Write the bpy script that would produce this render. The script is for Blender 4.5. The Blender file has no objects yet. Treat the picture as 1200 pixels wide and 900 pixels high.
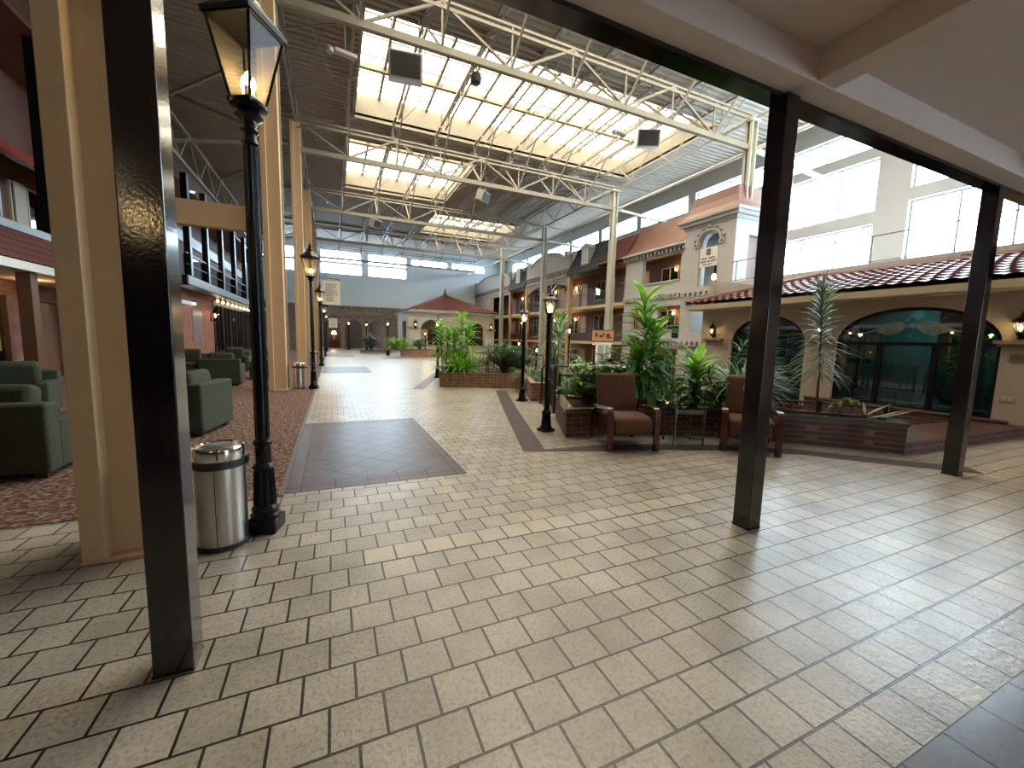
import bpy, math, random
from mathutils import Vector, Matrix
random.seed(7)
S = bpy.context.scene
COL = S.collection
PI = math.pi
R = math.radians

# ------------------------------------------------------------------ helpers
class MB:
    def __init__(s): s.v = []; s.f = []
    def add(s, vs, fs):
        n = len(s.v)
        s.v += [tuple(float(c) for c in v) for v in vs]
        s.f += [tuple(i + n for i in f) for f in fs]
        return s
    def box(s, x0, x1, y0, y1, z0, z1):
        return s.add([(x0,y0,z0),(x1,y0,z0),(x1,y1,z0),(x0,y1,z0),(x0,y0,z1),(x1,y0,z1),(x1,y1,z1),(x0,y1,z1)],
                     [(0,3,2,1),(4,5,6,7),(0,1,5,4),(1,2,6,5),(2,3,7,6),(3,0,4,7)])
    def cbox(s, c, d, rz=0, rx=0):
        m = Matrix.Rotation(rz, 3, 'Z') @ Matrix.Rotation(rx, 3, 'X')
        vs = []
        for z in (-.5, .5):
            for x, y in ((-.5,-.5),(.5,-.5),(.5,.5),(-.5,.5)):
                vs.append(Vector(c) + m @ Vector((x*d[0], y*d[1], z*d[2])))
        return s.add(vs, [(0,3,2,1),(4,5,6,7),(0,1,5,4),(1,2,6,5),(2,3,7,6),(3,0,4,7)])
    def prism(s, poly, z0, z1, ax='z'):
        n = len(poly)
        def P(a, b, t):
            return (a, b, t) if ax == 'z' else ((t, a, b) if ax == 'x' else (a, t, b))
        vs = [P(a, b, z0) for a, b in poly] + [P(a, b, z1) for a, b in poly]
        fs = [tuple(reversed(range(n))), tuple(range(n, 2*n))]
        fs += [(i, (i+1) % n, n + (i+1) % n, n + i) for i in range(n)]
        return s.add(vs, fs)
    def bar(s, p, q, w, h=None, up=(0,0,1)):
        h = h or w
        p, q = Vector(p), Vector(q); d = (q-p).normalized(); u = Vector(up)
        if abs(d.dot(u)) > .98: u = Vector((1,0,0))
        a = d.cross(u).normalized(); b = a.cross(d)
        vs = []
        for t in (p, q):
            for i, j in ((-1,-1),(1,-1),(1,1),(-1,1)): vs.append(t + a*(i*w/2) + b*(j*h/2))
        return s.add(vs, [(0,3,2,1),(4,5,6,7),(0,1,5,4),(1,2,6,5),(2,3,7,6),(3,0,4,7)])
    def tube(s, pts, r, n=6, cap=True):
        pts = [Vector(p) for p in pts]; m = len(pts)
        rs = r if isinstance(r, (list, tuple)) else [r]*m
        vs = []; prev = None
        for i, p in enumerate(pts):
            d = (pts[min(i+1, m-1)] - pts[max(i-1, 0)]).normalized()
            if prev is None:
                a = d.cross(Vector((0,0,1)))
                if a.length < .05: a = d.cross(Vector((1,0,0)))
            else: a = prev - d*prev.dot(d)
            a.normalize(); prev = a; b = d.cross(a)
            for k in range(n):
                t = 2*PI*k/n; vs.append(p + (a*math.cos(t) + b*math.sin(t))*rs[i])
        fs = [(i*n+k, i*n+(k+1) % n, (i+1)*n+(k+1) % n, (i+1)*n+k) for i in range(m-1) for k in range(n)]
        if cap: fs += [tuple(reversed(range(n))), tuple(range((m-1)*n, m*n))]
        return s.add(vs, fs)
    def lathe(s, prof, c=(0,0,0), n=20, rot=0, cap=True):
        vs = []; m = len(prof)
        for r, z in prof:
            for k in range(n):
                t = 2*PI*k/n + rot; vs.append((c[0]+r*math.cos(t), c[1]+r*math.sin(t), c[2]+z))
        fs = [(i*n+k, i*n+(k+1) % n, (i+1)*n+(k+1) % n, (i+1)*n+k) for i in range(m-1) for k in range(n)]
        if cap: fs += [tuple(reversed(range(n))), tuple(range((m-1)*n, m*n))]
        return s.add(vs, fs)
    def quad(s, *p): return s.add(p, [tuple(range(len(p)))])
    def sweep(s, pts, w, t, side=(1,0,0)):
        """rectangular band along pts; width w along side, thickness t in the plane"""
        pts = [Vector(p) for p in pts]; sd = Vector(side); m = len(pts); vs = []
        for i, p in enumerate(pts):
            d = (pts[min(i+1, m-1)] - pts[max(i-1, 0)]).normalized(); nn = sd.cross(d).normalized()
            for a, b in ((-1,-1),(1,-1),(1,1),(-1,1)): vs.append(p + sd*(a*w/2) + nn*(b*t/2))
        fs = [(i*4+k, i*4+(k+1) % 4, (i+1)*4+(k+1) % 4, (i+1)*4+k) for i in range(m-1) for k in range(4)]
        fs += [(3,2,1,0), tuple(range((m-1)*4, m*4))]
        return s.add(vs, fs)
    def leaf(s, b, az, el, L, w, droop, n=5, fold=.25, tip=.0):
        """strap leaf with a folded midrib, bending down along its length"""
        p = Vector(b); step = L/n; e = el
        ca, sa = math.cos(az), math.sin(az); sd = Vector((-sa, ca, 0)); vs = []
        for i in range(n+1):
            t = i/n; ww = w*(0.35 + 1.3*t if t < .5 else 2*(1-t)*1.0 + tip)*.5
            ww = max(ww, w*.03)
            up = Vector((-math.sin(e)*ca, -math.sin(e)*sa, math.cos(e)))
            vs += [p + sd*ww + up*ww*fold, p, p - sd*ww + up*ww*fold]
            p = p + Vector((math.cos(e)*ca, math.cos(e)*sa, math.sin(e)))*step; e -= droop/n
        fs = []
        for i in range(n):
            a = i*3; fs += [(a, a+1, a+4, a+3), (a+1, a+2, a+5, a+4)]
        return s.add(vs, fs)
    def build(s, name, mat, parent=None, smooth=False, bevel=0, kind=None, label=None, rec=True):
        me = bpy.data.meshes.new(name); me.from_pydata(s.v, [], s.f); me.update()
        if rec:
            import bmesh
            bm = bmesh.new(); bm.from_mesh(me); bmesh.ops.recalc_face_normals(bm, faces=bm.faces); bm.to_mesh(me); bm.free()
        if mat: me.materials.append(mat)
        if smooth:
            me.polygons.foreach_set('use_smooth', [True]*len(me.polygons))
            me.set_sharp_from_angle(angle=R(38))
        o = bpy.data.objects.new(name, me); COL.objects.link(o)
        if parent: o.parent = parent
        if bevel:
            md = o.modifiers.new('Bevel', 'BEVEL'); md.width = bevel; md.segments = 3; md.limit_method = 'ANGLE'
            me.polygons.foreach_set('use_smooth', [True]*len(me.polygons)); md.harden_normals = False
            if not smooth: me.set_sharp_from_angle(angle=R(50))
        if kind: o['kind'] = kind
        if label: o['label'] = label
        return o

def tag(o, label, cat, group=None):
    o['label'] = label; o['category'] = cat
    if group: o['group'] = group
    return o
def thing(name, label, cat, loc=(0,0,0), rz=0, group=None):
    o = bpy.data.objects.new(name, None); COL.objects.link(o); o.empty_display_size = .1
    o.location = loc; o.rotation_euler = (0,0,rz)
    return tag(o, label, cat, group)
def struct(name, mb, mat, parent=None, smooth=False, **k):
    return mb.build(name, mat, parent, smooth=smooth, kind='structure' if parent is None else None, **k)
def dup(o, loc, rz, label, group=None):
    def cp(a, par):
        c = a.copy(); COL.objects.link(c); c.parent = par
        for ch in list(a.children): cp(ch, c)
        return c
    r = cp(o, None); r.location = loc; r.rotation_euler = (0,0,rz); r['label'] = label
    if group: r['group'] = group
    return r
def glow(name, loc, energy, color, parent=None, size=.05):
    l = bpy.data.lights.new(name, 'POINT'); l.energy = energy; l.color = color; l.shadow_soft_size = size
    o = bpy.data.objects.new(name, l); COL.objects.link(o); o.location = loc
    if parent: o.parent = parent
    return o
def arc(cy, cz, ry, rz_, a0, a1, n):
    return [(cy + ry*math.cos(a0 + (a1-a0)*i/n), cz + rz_*math.sin(a0 + (a1-a0)*i/n)) for i in range(n+1)]

# ------------------------------------------------------------------ materials
def mk(name):
    m = bpy.data.materials.new(name); m.use_nodes = True
    nt = m.node_tree; b = nt.nodes['Principled BSDF']; return m, nt, b
def lin(c):
    return tuple(((x/255)/12.92 if x/255 <= .04045 else ((x/255+.055)/1.055)**2.4) for x in c)
def mat(name, c, rough=.6, metal=0, var=.12, scale=6, bump=0, bscale=40, spec=.5, stretch=None, coat=0):
    m, nt, b = mk(name); N = nt.nodes.new; L = nt.links.new
    b.inputs['Roughness'].default_value = rough; b.inputs['Metallic'].default_value = metal
    b.inputs['Specular IOR Level'].default_value = spec; b.inputs['Coat Weight'].default_value = coat
    tc = N('ShaderNodeTexCoord'); vec = tc.outputs['Object']
    if stretch:
        mp = N('ShaderNodeMapping'); mp.inputs['Scale'].default_value = stretch; L(vec, mp.inputs[0]); vec = mp.outputs[0]
    no = N('ShaderNodeTexNoise'); no.inputs['Scale'].default_value = scale; no.inputs['Detail'].default_value = 4; L(vec, no.inputs['Vector'])
    mx = N('ShaderNodeMix'); mx.data_type = 'RGBA'
    mx.inputs[6].default_value = (*[x*(1-var) for x in c], 1); mx.inputs[7].default_value = (*[min(1, x*(1+var)) for x in c], 1)
    L(no.outputs['Fac'], mx.inputs[0]); L(mx.outputs[2], b.inputs['Base Color'])
    if bump:
        n2 = N('ShaderNodeTexNoise'); n2.inputs['Scale'].default_value = bscale; n2.inputs['Detail'].default_value = 3; L(vec, n2.inputs['Vector'])
        bp = N('ShaderNodeBump'); bp.inputs['Strength'].default_value = bump; bp.inputs['Distance'].default_value = .01
        L(n2.outputs['Fac'], bp.inputs['Height']); L(bp.outputs[0], b.inputs['Normal'])
    return m
def emit(name, c, st):
    m, nt, b = mk(name)
    b.inputs['Base Color'].default_value = (*c, 1); b.inputs['Emission Color'].default_value = (*c, 1); b.inputs['Emission Strength'].default_value = st
    return m
def brick(name, c1, c2, mc, bw, bh, mort=.01, rough=.8, vert=True, off=.5, bump=.5, var=.25, nscale=3, bias=0, spec=.4, rot=0, pit=0, loc=(0,0)):
    m, nt, b = mk(name); N = nt.nodes.new; L = nt.links.new
    b.inputs['Roughness'].default_value = rough; b.inputs['Specular IOR Level'].default_value = spec
    tc = N('ShaderNodeTexCoord'); vec = tc.outputs['Object']
    if vert:
        sp = N('ShaderNodeSeparateXYZ'); L(vec, sp.inputs[0])
        ad = N('ShaderNodeMath'); ad.operation = 'ADD'; L(sp.outputs[0], ad.inputs[0]); L(sp.outputs[1], ad.inputs[1])
        cb = N('ShaderNodeCombineXYZ'); L(ad.outputs[0], cb.inputs[0]); L(sp.outputs[2], cb.inputs[1]); v2 = cb.outputs[0]
    else:
        mp = N('ShaderNodeMapping'); mp.inputs['Rotation'].default_value = (0,0,rot); mp.inputs['Location'].default_value = (*loc, 0); L(vec, mp.inputs[0]); v2 = mp.outputs[0]
    br = N('ShaderNodeTexBrick'); br.offset = off
    br.inputs['Scale'].default_value = 1; br.inputs['Brick Width'].default_value = bw; br.inputs['Row Height'].default_value = bh
    br.inputs['Mortar Size'].default_value = mort; br.inputs['Mortar Smooth'].default_value = .2; br.inputs['Bias'].default_value = bias
    br.inputs['Color1'].default_value = (*c1, 1); br.inputs['Color2'].default_value = (*c2, 1); br.inputs['Mortar'].default_value = (*mc, 1)
    L(v2, br.inputs['Vector'])
    no = N('ShaderNodeTexNoise'); no.inputs['Scale'].default_value = nscale; no.inputs['Detail'].default_value = 6; L(vec, no.inputs['Vector'])
    mr = N('ShaderNodeMapRange'); mr.inputs[1].default_value = .3; mr.inputs[2].default_value = .7
    mr.inputs[3].default_value = 1-var; mr.inputs[4].default_value = 1+var; L(no.outputs['Fac'], mr.inputs[0])
    mx = N('ShaderNodeMix'); mx.data_type = 'RGBA'; mx.blend_type = 'MULTIPLY'; mx.inputs[0].default_value = 1
    L(br.outputs['Color'], mx.inputs[6]); L(mr.outputs[0], mx.inputs[7]); colr = mx.outputs[2]
    hgt = br.outputs['Fac']
    inv = N('ShaderNodeMath'); inv.operation = 'SUBTRACT'; inv.inputs[0].default_value = 1; L(hgt, inv.inputs[1]); h = inv.outputs[0]
    if pit:
        n3 = N('ShaderNodeTexNoise'); n3.inputs['Scale'].default_value = 55; n3.inputs['Detail'].default_value = 3; n3.inputs['Roughness'].default_value = .65; L(vec, n3.inputs['Vector'])
        n4 = N('ShaderNodeTexNoise'); n4.inputs['Scale'].default_value = 22; n4.inputs['Detail'].default_value = 2; L(vec, n4.inputs['Vector'])
        r3 = N('ShaderNodeMapRange'); r3.inputs[1].default_value = .36; r3.inputs[2].default_value = .52; L(n3.outputs['Fac'], r3.inputs[0])
        r3.inputs[3].default_value = .5; r3.inputs[4].default_value = 1
        m3 = N('ShaderNodeMix'); m3.data_type = 'RGBA'; m3.blend_type = 'MULTIPLY'; m3.inputs[0].default_value = pit
        L(colr, m3.inputs[6]); L(r3.outputs[0], m3.inputs[7]); colr = m3.outputs[2]
        ma = N('ShaderNodeMath'); ma.operation = 'MULTIPLY_ADD'; L(n4.outputs['Fac'], ma.inputs[0]); ma.inputs[1].default_value = .9*pit; L(h, ma.inputs[2]); h = ma.outputs[0]
        mb2 = N('ShaderNodeMath'); mb2.operation = 'MULTIPLY_ADD'; L(r3.outputs[0], mb2.inputs[0]); mb2.inputs[1].default_value = .4*pit; L(h, mb2.inputs[2]); h = mb2.outputs[0]
    L(colr, b.inputs['Base Color'])
    bp = N('ShaderNodeBump'); bp.inputs['Strength'].default_value = bump; bp.inputs['Distance'].default_value = .006
    L(h, bp.inputs['Height']); L(bp.outputs[0], b.inputs['Normal'])
    return m
def checks(name, c1, c2, sc, rot=0, rough=.9, c3=None, nscale=30):
    """woven / patterned cloth: checker plus noise"""
    m, nt, b = mk(name); N = nt.nodes.new; L = nt.links.new
    b.inputs['Roughness'].default_value = rough; b.inputs['Specular IOR Level'].default_value = .2
    tc = N('ShaderNodeTexCoord'); mp = N('ShaderNodeMapping'); mp.inputs['Rotation'].default_value = (rot, rot, rot); L(tc.outputs['Object'], mp.inputs[0])
    ck = N('ShaderNodeTexChecker'); ck.inputs['Scale'].default_value = sc
    ck.inputs[1].default_value = (*c1, 1); ck.inputs[2].default_value = (*c2, 1); L(mp.outputs[0], ck.inputs[0])
    out = ck.outputs[0]
    if c3:
        no = N('ShaderNodeTexNoise'); no.inputs['Scale'].default_value = nscale; no.inputs['Detail'].default_value = 2; L(tc.outputs['Object'], no.inputs['Vector'])
        mr = N('ShaderNodeMapRange'); mr.inputs[1].default_value = .5; mr.inputs[2].default_value = .62; L(no.outputs['Fac'], mr.inputs[0])
        mx = N('ShaderNodeMix'); mx.data_type = 'RGBA'; L(mr.outputs[0], mx.inputs[0]); L(out, mx.inputs[6]); mx.inputs[7].default_value = (*c3, 1); out = mx.outputs[2]
    L(out, b.inputs['Base Color'])
    return m
def glass(name, tint, refl=.12, rough=.02, body=None, bodymix=0, edge=.6):
    m, nt, b = mk(name); N = nt.nodes.new; L = nt.links.new; nt.nodes.remove(b)
    out = nt.nodes['Material Output']
    t = N('ShaderNodeBsdfTransparent'); t.inputs[0].default_value = (*tint, 1)
    g = N('ShaderNodeBsdfGlossy'); g.inputs['Roughness'].default_value = rough; g.inputs[0].default_value = (.9,.95,1,1)
    mx = N('ShaderNodeMixShader'); lw = N('ShaderNodeLayerWeight'); fr = N('ShaderNodeMath'); fr.operation = 'POWER'; L(lw.outputs['Facing'], fr.inputs[0]); fr.inputs[1].default_value = 4.5
    sc_ = N('ShaderNodeMath'); sc_.operation = 'MULTIPLY'; L(fr.outputs[0], sc_.inputs[0]); sc_.inputs[1].default_value = edge; fr = sc_
    ad = N('ShaderNodeMath'); ad.operation = 'ADD'; ad.inputs[1].default_value = refl; ad.use_clamp = True
    L(fr.outputs[0], ad.inputs[0]); L(ad.outputs[0], mx.inputs[0]); L(t.outputs[0], mx.inputs[1]); L(g.outputs[0], mx.inputs[2])
    res = mx.outputs[0]
    if body:
        d = N('ShaderNodeBsdfDiffuse'); d.inputs[0].default_value = (*body, 1)
        m2 = N('ShaderNodeMixShader'); m2.inputs[0].default_value = bodymix; L(res, m2.inputs[1]); L(d.outputs[0], m2.inputs[2]); res = m2.outputs[0]
    L(res, out.inputs[0])
    return m
def leafmat(name, c, c2, trans=.35, rough=.45):
    m, nt, b = mk(name); N = nt.nodes.new; L = nt.links.new; out = nt.nodes['Material Output']
    tc = N('ShaderNodeTexCoord'); no = N('ShaderNodeTexNoise'); no.inputs['Scale'].default_value = 5; L(tc.outputs['Object'], no.inputs['Vector'])
    mx = N('ShaderNodeMix'); mx.data_type = 'RGBA'; mx.inputs[6].default_value = (*c, 1); mx.inputs[7].default_value = (*c2, 1)
    mr = N('ShaderNodeMapRange'); mr.inputs[1].default_value = .35; mr.inputs[2].default_value = .65; L(no.outputs['Fac'], mr.inputs[0]); L(mr.outputs[0], mx.inputs[0])
    L(mx.outputs[2], b.inputs['Base Color']); b.inputs['Roughness'].default_value = rough
    t = N('ShaderNodeBsdfTranslucent'); L(mx.outputs[2], t.inputs[0])
    ms = N('ShaderNodeMixShader'); ms.inputs[0].default_value = trans; L(b.outputs[0], ms.inputs[1]); L(t.outputs[0], ms.inputs[2]); L(ms.outputs[0], out.inputs[0])
    return m

M = {}
M['tile'] = brick('cream_quarry_tile', (.375,.342,.285), (.295,.267,.222), (.018,.014,.011), .2, .2, .0062, .29, vert=False, bump=.6, var=.22, nscale=2.2, spec=.42, pit=.62, loc=(.04,.01))

M['tile_light'] = brick('smooth_cream_tile_row', (.405,.365,.295), (.37,.33,.265), (.018,.014,.011), .2, .2, .0062, .3, vert=False, bump=.5, var=.1, spec=.4, off=0, loc=(.04,.01))
M['inlay'] = brick('plum_quarry_tile', (.078,.066,.088), (.062,.054,.074), (.006,.005,.005), .27, .27, .0075, .33, vert=False, bump=.8, var=.12, off=0, rot=R(45), spec=.25)
M['inlay_edge'] = brick('plum_border_tile', (.085,.06,.068), (.07,.05,.058), (.006,.005,.005), .3, .3, .007, .34, vert=False, bump=.3, var=.12, off=0, spec=.2)
M['slate_tile'] = brick('blue_grey_tile', (.16,.16,.19), (.12,.125,.15), (.03,.03,.03), .3, .3, .005, .25, vert=False, bump=.4, var=.15, off=0, spec=.6, pit=.2)
M['carpet'] = checks('patterned_red_carpet', (.12,.06,.055), (.06,.034,.034), 14, R(20), .95, (.26,.18,.12), 22)
M['black_gloss'] = mat('black_brown_gloss_paint', (.006,.004,.005), .12, var=.3, bump=.05, bscale=70, spec=.8)
M['iron'] = mat('black_cast_iron', (.006,.006,.007), .24, var=.3, bump=.05, spec=.25)
M['rail_iron'] = mat('black_railing_paint', (.014,.013,.014), .4, var=.2)
M['beige'] = mat('tan_column_paint', (.50,.335,.18), .55, var=.06, bump=.05, bscale=80)
M['soffit'] = mat('taupe_soffit_plaster', (.66,.555,.49), .85, var=.05, bump=.06, bscale=90)
M['steel'] = mat('cream_truss_paint', (.25,.222,.17), .5, var=.12)
M['steel_grey'] = mat('grey_green_column_paint', (.46,.46,.38), .55, var=.08)
M['deck'] = mat('brown_corrugated_deck', (.31,.255,.19), .7, var=.15, scale=2)
M['well'] = mat('cream_skylight_curb', (.24,.215,.165), .7, var=.06)
M['plaster'] = mat('blue_grey_plaster', (.72,.80,.88), .85, var=.06, scale=.5)
M['white_wall'] = mat('pale_grey_wall', (.50,.50,.49), .85, var=.05, scale=.6)
M['stucco'] = mat('cream_white_stucco', (.38,.37,.355), .85, var=.05, bump=.1, bscale=50)
M['stucco_tan'] = mat('tan_stucco', (.40,.325,.25), .85, var=.05, bump=.12, bscale=60)
M['tan_trim'] = mat('tan_painted_trim', (.55,.45,.32), .6, var=.05)
M['kiosk_white'] = mat('kiosk_white_stucco', (.62,.60,.57), .85, var=.05)
M['copper'] = mat('aged_copper_roof', (.16,.078,.056), .5, metal=.2, var=.22, scale=1.5)
M['slate'] = mat('dark_slate_shingle', (.045,.043,.045), .75, var=.3, scale=8)
M['redseam'] = mat('dark_red_metal_roof', (.10,.028,.022), .5, var=.2)
M['clay'] = mat('terracotta_roof_tile', (.13,.042,.032), .6, var=.25, scale=5)
M['plumtile'] = mat('plum_glazed_roof_tile', (.15,.06,.056), .36, var=.25, scale=5, spec=.5)
M['darkwall'] = mat('dark_red_brown_wall', (.12,.052,.036), .7, var=.2)
M['woodpost'] = mat('stained_timber', (.11,.05,.025), .5, var=.3, scale=3, stretch=(8,8,1))
M['gallerypost'] = mat('tan_gallery_timber', (.58,.42,.25), .6, var=.1)
M['slab'] = mat('tan_slab_edge', (.58,.45,.28), .7, var=.08)
M['door'] = mat('beige_room_door', (.50,.41,.31), .6, var=.06)
M['curtain'] = mat('pale_curtain', (.50,.48,.42), .9, var=.1, stretch=(20,20,1))
M['brick_red'] = brick('red_brick', (.36,.10,.06), (.26,.075,.05), (.30,.22,.18), .21, .075, .009, .85)
M['brick_brown'] = brick('brown_brick', (.19,.085,.065), (.13,.06,.048), (.16,.12,.10), .21, .075, .009, .85)
M['brick_planter'] = brick('planter_brick', (.30,.155,.105), (.20,.095,.07), (.36,.28,.21), .21, .085, .009, .8, nscale=4)
M['brick_dark'] = brick('dark_planter_brick', (.105,.042,.032), (.06,.026,.021), (.17,.115,.085), .22, .075, .009, .7, nscale=4)
M['brick_step'] = brick('brick_paver_step', (.11,.045,.038), (.075,.034,.03), (.06,.045,.04), .2, .1, .006, .3, vert=False)
M['coping'] = mat('grey_coping_slab', (.10,.085,.08), .17, var=.1)
M['coping_tan'] = mat('brown_brick_coping', (.22,.13,.09), .6, var=.2)
M['soil'] = mat('dark_potting_soil', (.02,.014,.01), .95, var=.5, bump=.5)
M['stone'] = brick('brown_stone_block', (.34,.26,.21), (.28,.215,.175), (.17,.13,.11), .8, .4, .012, .85)
M['green'] = checks('green_woven_upholstery', (.055,.062,.042), (.038,.045,.03), 60, R(40), .9)
def diamonds(name, c1, c2, pitch):
    m, nt, b = mk(name); N = nt.nodes.new; L = nt.links.new
    b.inputs['Roughness'].default_value = .9; b.inputs['Specular IOR Level'].default_value = .2
    def mth(op, a, v=None):
        n = N('ShaderNodeMath'); n.operation = op
        for i, s in enumerate((a, v)):
            if s is None: continue
            if isinstance(s, (int, float)): n.inputs[i].default_value = s
            else: L(s, n.inputs[i])
        return n.outputs[0]
    tc = N('ShaderNodeTexCoord'); sp = N('ShaderNodeSeparateXYZ'); L(tc.outputs['Object'], sp.inputs[0])
    v = mth('SUBTRACT', sp.outputs[2], mth('MULTIPLY', sp.outputs[1], .9)); k = PI/pitch
    a = mth('ABSOLUTE', mth('SINE', mth('MULTIPLY', mth('ADD', sp.outputs[0], v), k)))
    c = mth('ABSOLUTE', mth('SINE', mth('MULTIPLY', mth('SUBTRACT', sp.outputs[0], v), k)))
    mr = N('ShaderNodeMapRange'); mr.inputs[1].default_value = .18; mr.inputs[2].default_value = .5; L(mth('MINIMUM', a, c), mr.inputs[0])
    mx = N('ShaderNodeMix'); mx.data_type = 'RGBA'; L(mr.outputs[0], mx.inputs[0]); mx.inputs[6].default_value = (*c1, 1); mx.inputs[7].default_value = (*c2, 1)
    L(mx.outputs[2], b.inputs['Base Color']); return m
M['tanfab'] = diamonds('rust_diamond_upholstery', (.19,.095,.05), (.06,.024,.018), .05)
M['redwood'] = mat('red_mahogany_varnish', (.075,.02,.013), .25, var=.3, scale=4, stretch=(6,6,1))
M['stainless'] = mat('brushed_stainless', (.55,.53,.50), .28, metal=1, var=.06, scale=30, stretch=(8,8,.3))
M['chrome'] = mat('polished_steel_rim', (.7,.7,.7), .12, metal=1, var=.03)
M['brass'] = mat('dull_pewter_metal', (.16,.14,.11), .35, metal=.9, var=.1)
M['rubber'] = mat('black_plastic', (.012,.012,.012), .5, var=.1)
M['edge'] = mat('grey_metal_edging', (.10,.10,.105), .5, metal=.2, var=.05)
M['greysteel'] = mat('blue_grey_steel', (.26,.30,.34), .45, metal=.2, var=.08)
M['heater'] = mat('grey_heater_casing', (.42,.40,.36), .5, metal=.3, var=.06)
M['louver'] = mat('dark_louver', (.03,.026,.024), .5, var=.2)
M['white'] = mat('white_paint', (.62,.62,.60), .5, var=.03)
M['board'] = mat('cream_sign_board', (.62,.58,.48), .6, var=.04)
M['ink'] = mat('dark_sign_ink', (.05,.03,.03), .7, var=.1)
M['inkred'] = mat('dark_maroon_ink', (.12,.02,.03), .7, var=.1)
M['marble'] = mat('white_stone_top', (.72,.72,.70), .25, var=.08)
M['teal'] = mat('teal_pool_room_wall', (.08,.30,.29), .7, var=.06)
M['dark'] = mat('near_black_frame', (.006,.006,.007), .35, var=.2, spec=.2)
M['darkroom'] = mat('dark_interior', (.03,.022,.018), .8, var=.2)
M['awning'] = mat('red_metal_awning', (.33,.055,.045), .45, var=.15)
M['yellow'] = emit('lit_yellow_blind', (1,.58,.16), 1.2)
M['bulb'] = emit('warm_lamp_bulb', (1,.74,.40), 22)
M['bulb_soft'] = emit('warm_sconce_glass', (1,.74,.40), 5)
M['tube_lamp'] = emit('cool_white_tube', (.95,.97,1), 2.6)
M['screen'] = emit('orange_lit_screen', (.36,.17,.09), .1)
M['tealscreen'] = mat('dark_screen_glass', (.02,.03,.035), .12)
M['pane'] = glass('clear_window_pane', (.60,.67,.72), .03)
M['skypane'] = glass('cream_skylight_pane', (.46,.435,.385), .02)
M['lampglass'] = glass('lantern_glass', (.86,.82,.68), .004, .05, (.36,.34,.28), .14, .15)
M['darkglass'] = glass('dark_tinted_glass', (.30,.36,.36), .12)
M['tealglass'] = glass('teal_tinted_glass', (.21,.30,.31), .08)
M['tableglass'] = glass('green_table_glass', (.40,.58,.50), .03)
M['etch'] = mat('frosted_etching', (.45,.52,.52), .7, var=.05)
M['leaf_bright'] = leafmat('bright_green_leaf', (.14,.36,.03), (.28,.52,.06))
M['leaf_mid'] = leafmat('mid_green_leaf', (.05,.18,.025), (.12,.30,.05))
M['leaf_dark'] = leafmat('dark_green_leaf', (.02,.07,.024), (.05,.13,.04))
M['leaf_grey'] = leafmat('silver_striped_leaf', (.07,.13,.075), (.24,.33,.22), .2)
M['leaf_dry'] = leafmat('dry_straw_leaf', (.30,.24,.11), (.42,.36,.20))
M['leaf_yellow'] = leafmat('yellow_green_succulent', (.20,.28,.04), (.38,.42,.10), .15)
M['stem'] = mat('brown_plant_stem', (.09,.06,.035), .8, var=.3)
# ------------------------------------------------------------------ setting
def wall_x(X0, X1, y0, y1, z0, z1, ops, mb=None):
    mb = mb or MB(); ys = sorted({y0, y1, *[max(y0, min(y1, v)) for o in ops for v in o[:2]]}); zs = sorted({z0, z1, *[max(z0, min(z1, v)) for o in ops for v in o[2:4]]})
    for j in range(len(zs)-1):
        run = None
        for i in range(len(ys)-1):
            cy, cz = (ys[i]+ys[i+1])/2, (zs[j]+zs[j+1])/2
            hole = any(o[0] < cy < o[1] and o[2] < cz < o[3] for o in ops)
            if not hole: run = (run[0], ys[i+1]) if run else (ys[i], ys[i+1])
            if (hole or i == len(ys)-2) and run: mb.box(X0, X1, run[0], run[1], zs[j], zs[j+1]); run = None
    return mb
def wall_y(Y0, Y1, x0, x1, z0, z1, ops, mb=None):
    mb = mb or MB(); t = wall_x(Y0, Y1, x0, x1, z0, z1, ops)
    return mb.add([(y, x, z) for x, y, z in t.v], t.f)
def arch_fill_x(mb, X0, X1, y0, y1, zs, zt, n=14):
    """spandrels above an arch inside the rectangular opening y0..y1 up to zt, springing at zs"""
    c, r = (y0+y1)/2, (y1-y0)/2; a = arc(c, zs, r, zt-zs, PI, 0, n)
    for i in range(n):
        (ya, za), (yb, zb) = a[i], a[i+1]
        mb.prism([(ya, za), (yb, zb), (yb, zt+.001), (ya, zt+.001)], X0, X1, 'x')
    return mb
def arch_fill_y(mb, Y0, Y1, x0, x1, zs, zt, n=14):
    t = arch_fill_x(MB(), Y0, Y1, x0, x1, zs, zt, n)
    return mb.add([(y, x, z) for x, y, z in t.v], t.f)
NW = [0]
def portal(loc, rot, sx, sy):
    l = bpy.data.lights.new('daylight', 'AREA'); l.shape = 'RECTANGLE'; l.size = sx; l.size_y = sy; l.energy = 1; l.cycles.is_portal = True
    o = bpy.data.objects.new('daylight_portal', l); COL.objects.link(o); o.location = loc; o.rotation_euler = rot
def window_x(X, y0, y1, z0, z1, mulls=(), fm='greysteel', pm='pane', fw=.06, d=.08, port=0, name=None):
    NW[0] += 1; f = MB()
    f.box(X-d/2, X+d/2, y0, y1, z0, z0+fw).box(X-d/2, X+d/2, y0, y1, z1-fw, z1).box(X-d/2, X+d/2, y0, y0+fw, z0+fw, z1-fw).box(X-d/2, X+d/2, y1-fw, y1, z0+fw, z1-fw)
    for m in mulls: f.box(X-d/2, X+d/2, m-fw/2, m+fw/2, z0+fw, z1-fw)
    w = struct(name or 'window_%d' % NW[0], f, M[fm])
    MB().box(X-.006, X+.006, y0+fw*.5, y1-fw*.5, z0+fw*.5, z1-fw*.5).build('pane', M[pm], w)
    if port: portal((X - .12, (y0+y1)/2, (z0+z1)/2), (0, R(90), 0), z1-z0, y1-y0)
    return w
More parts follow.
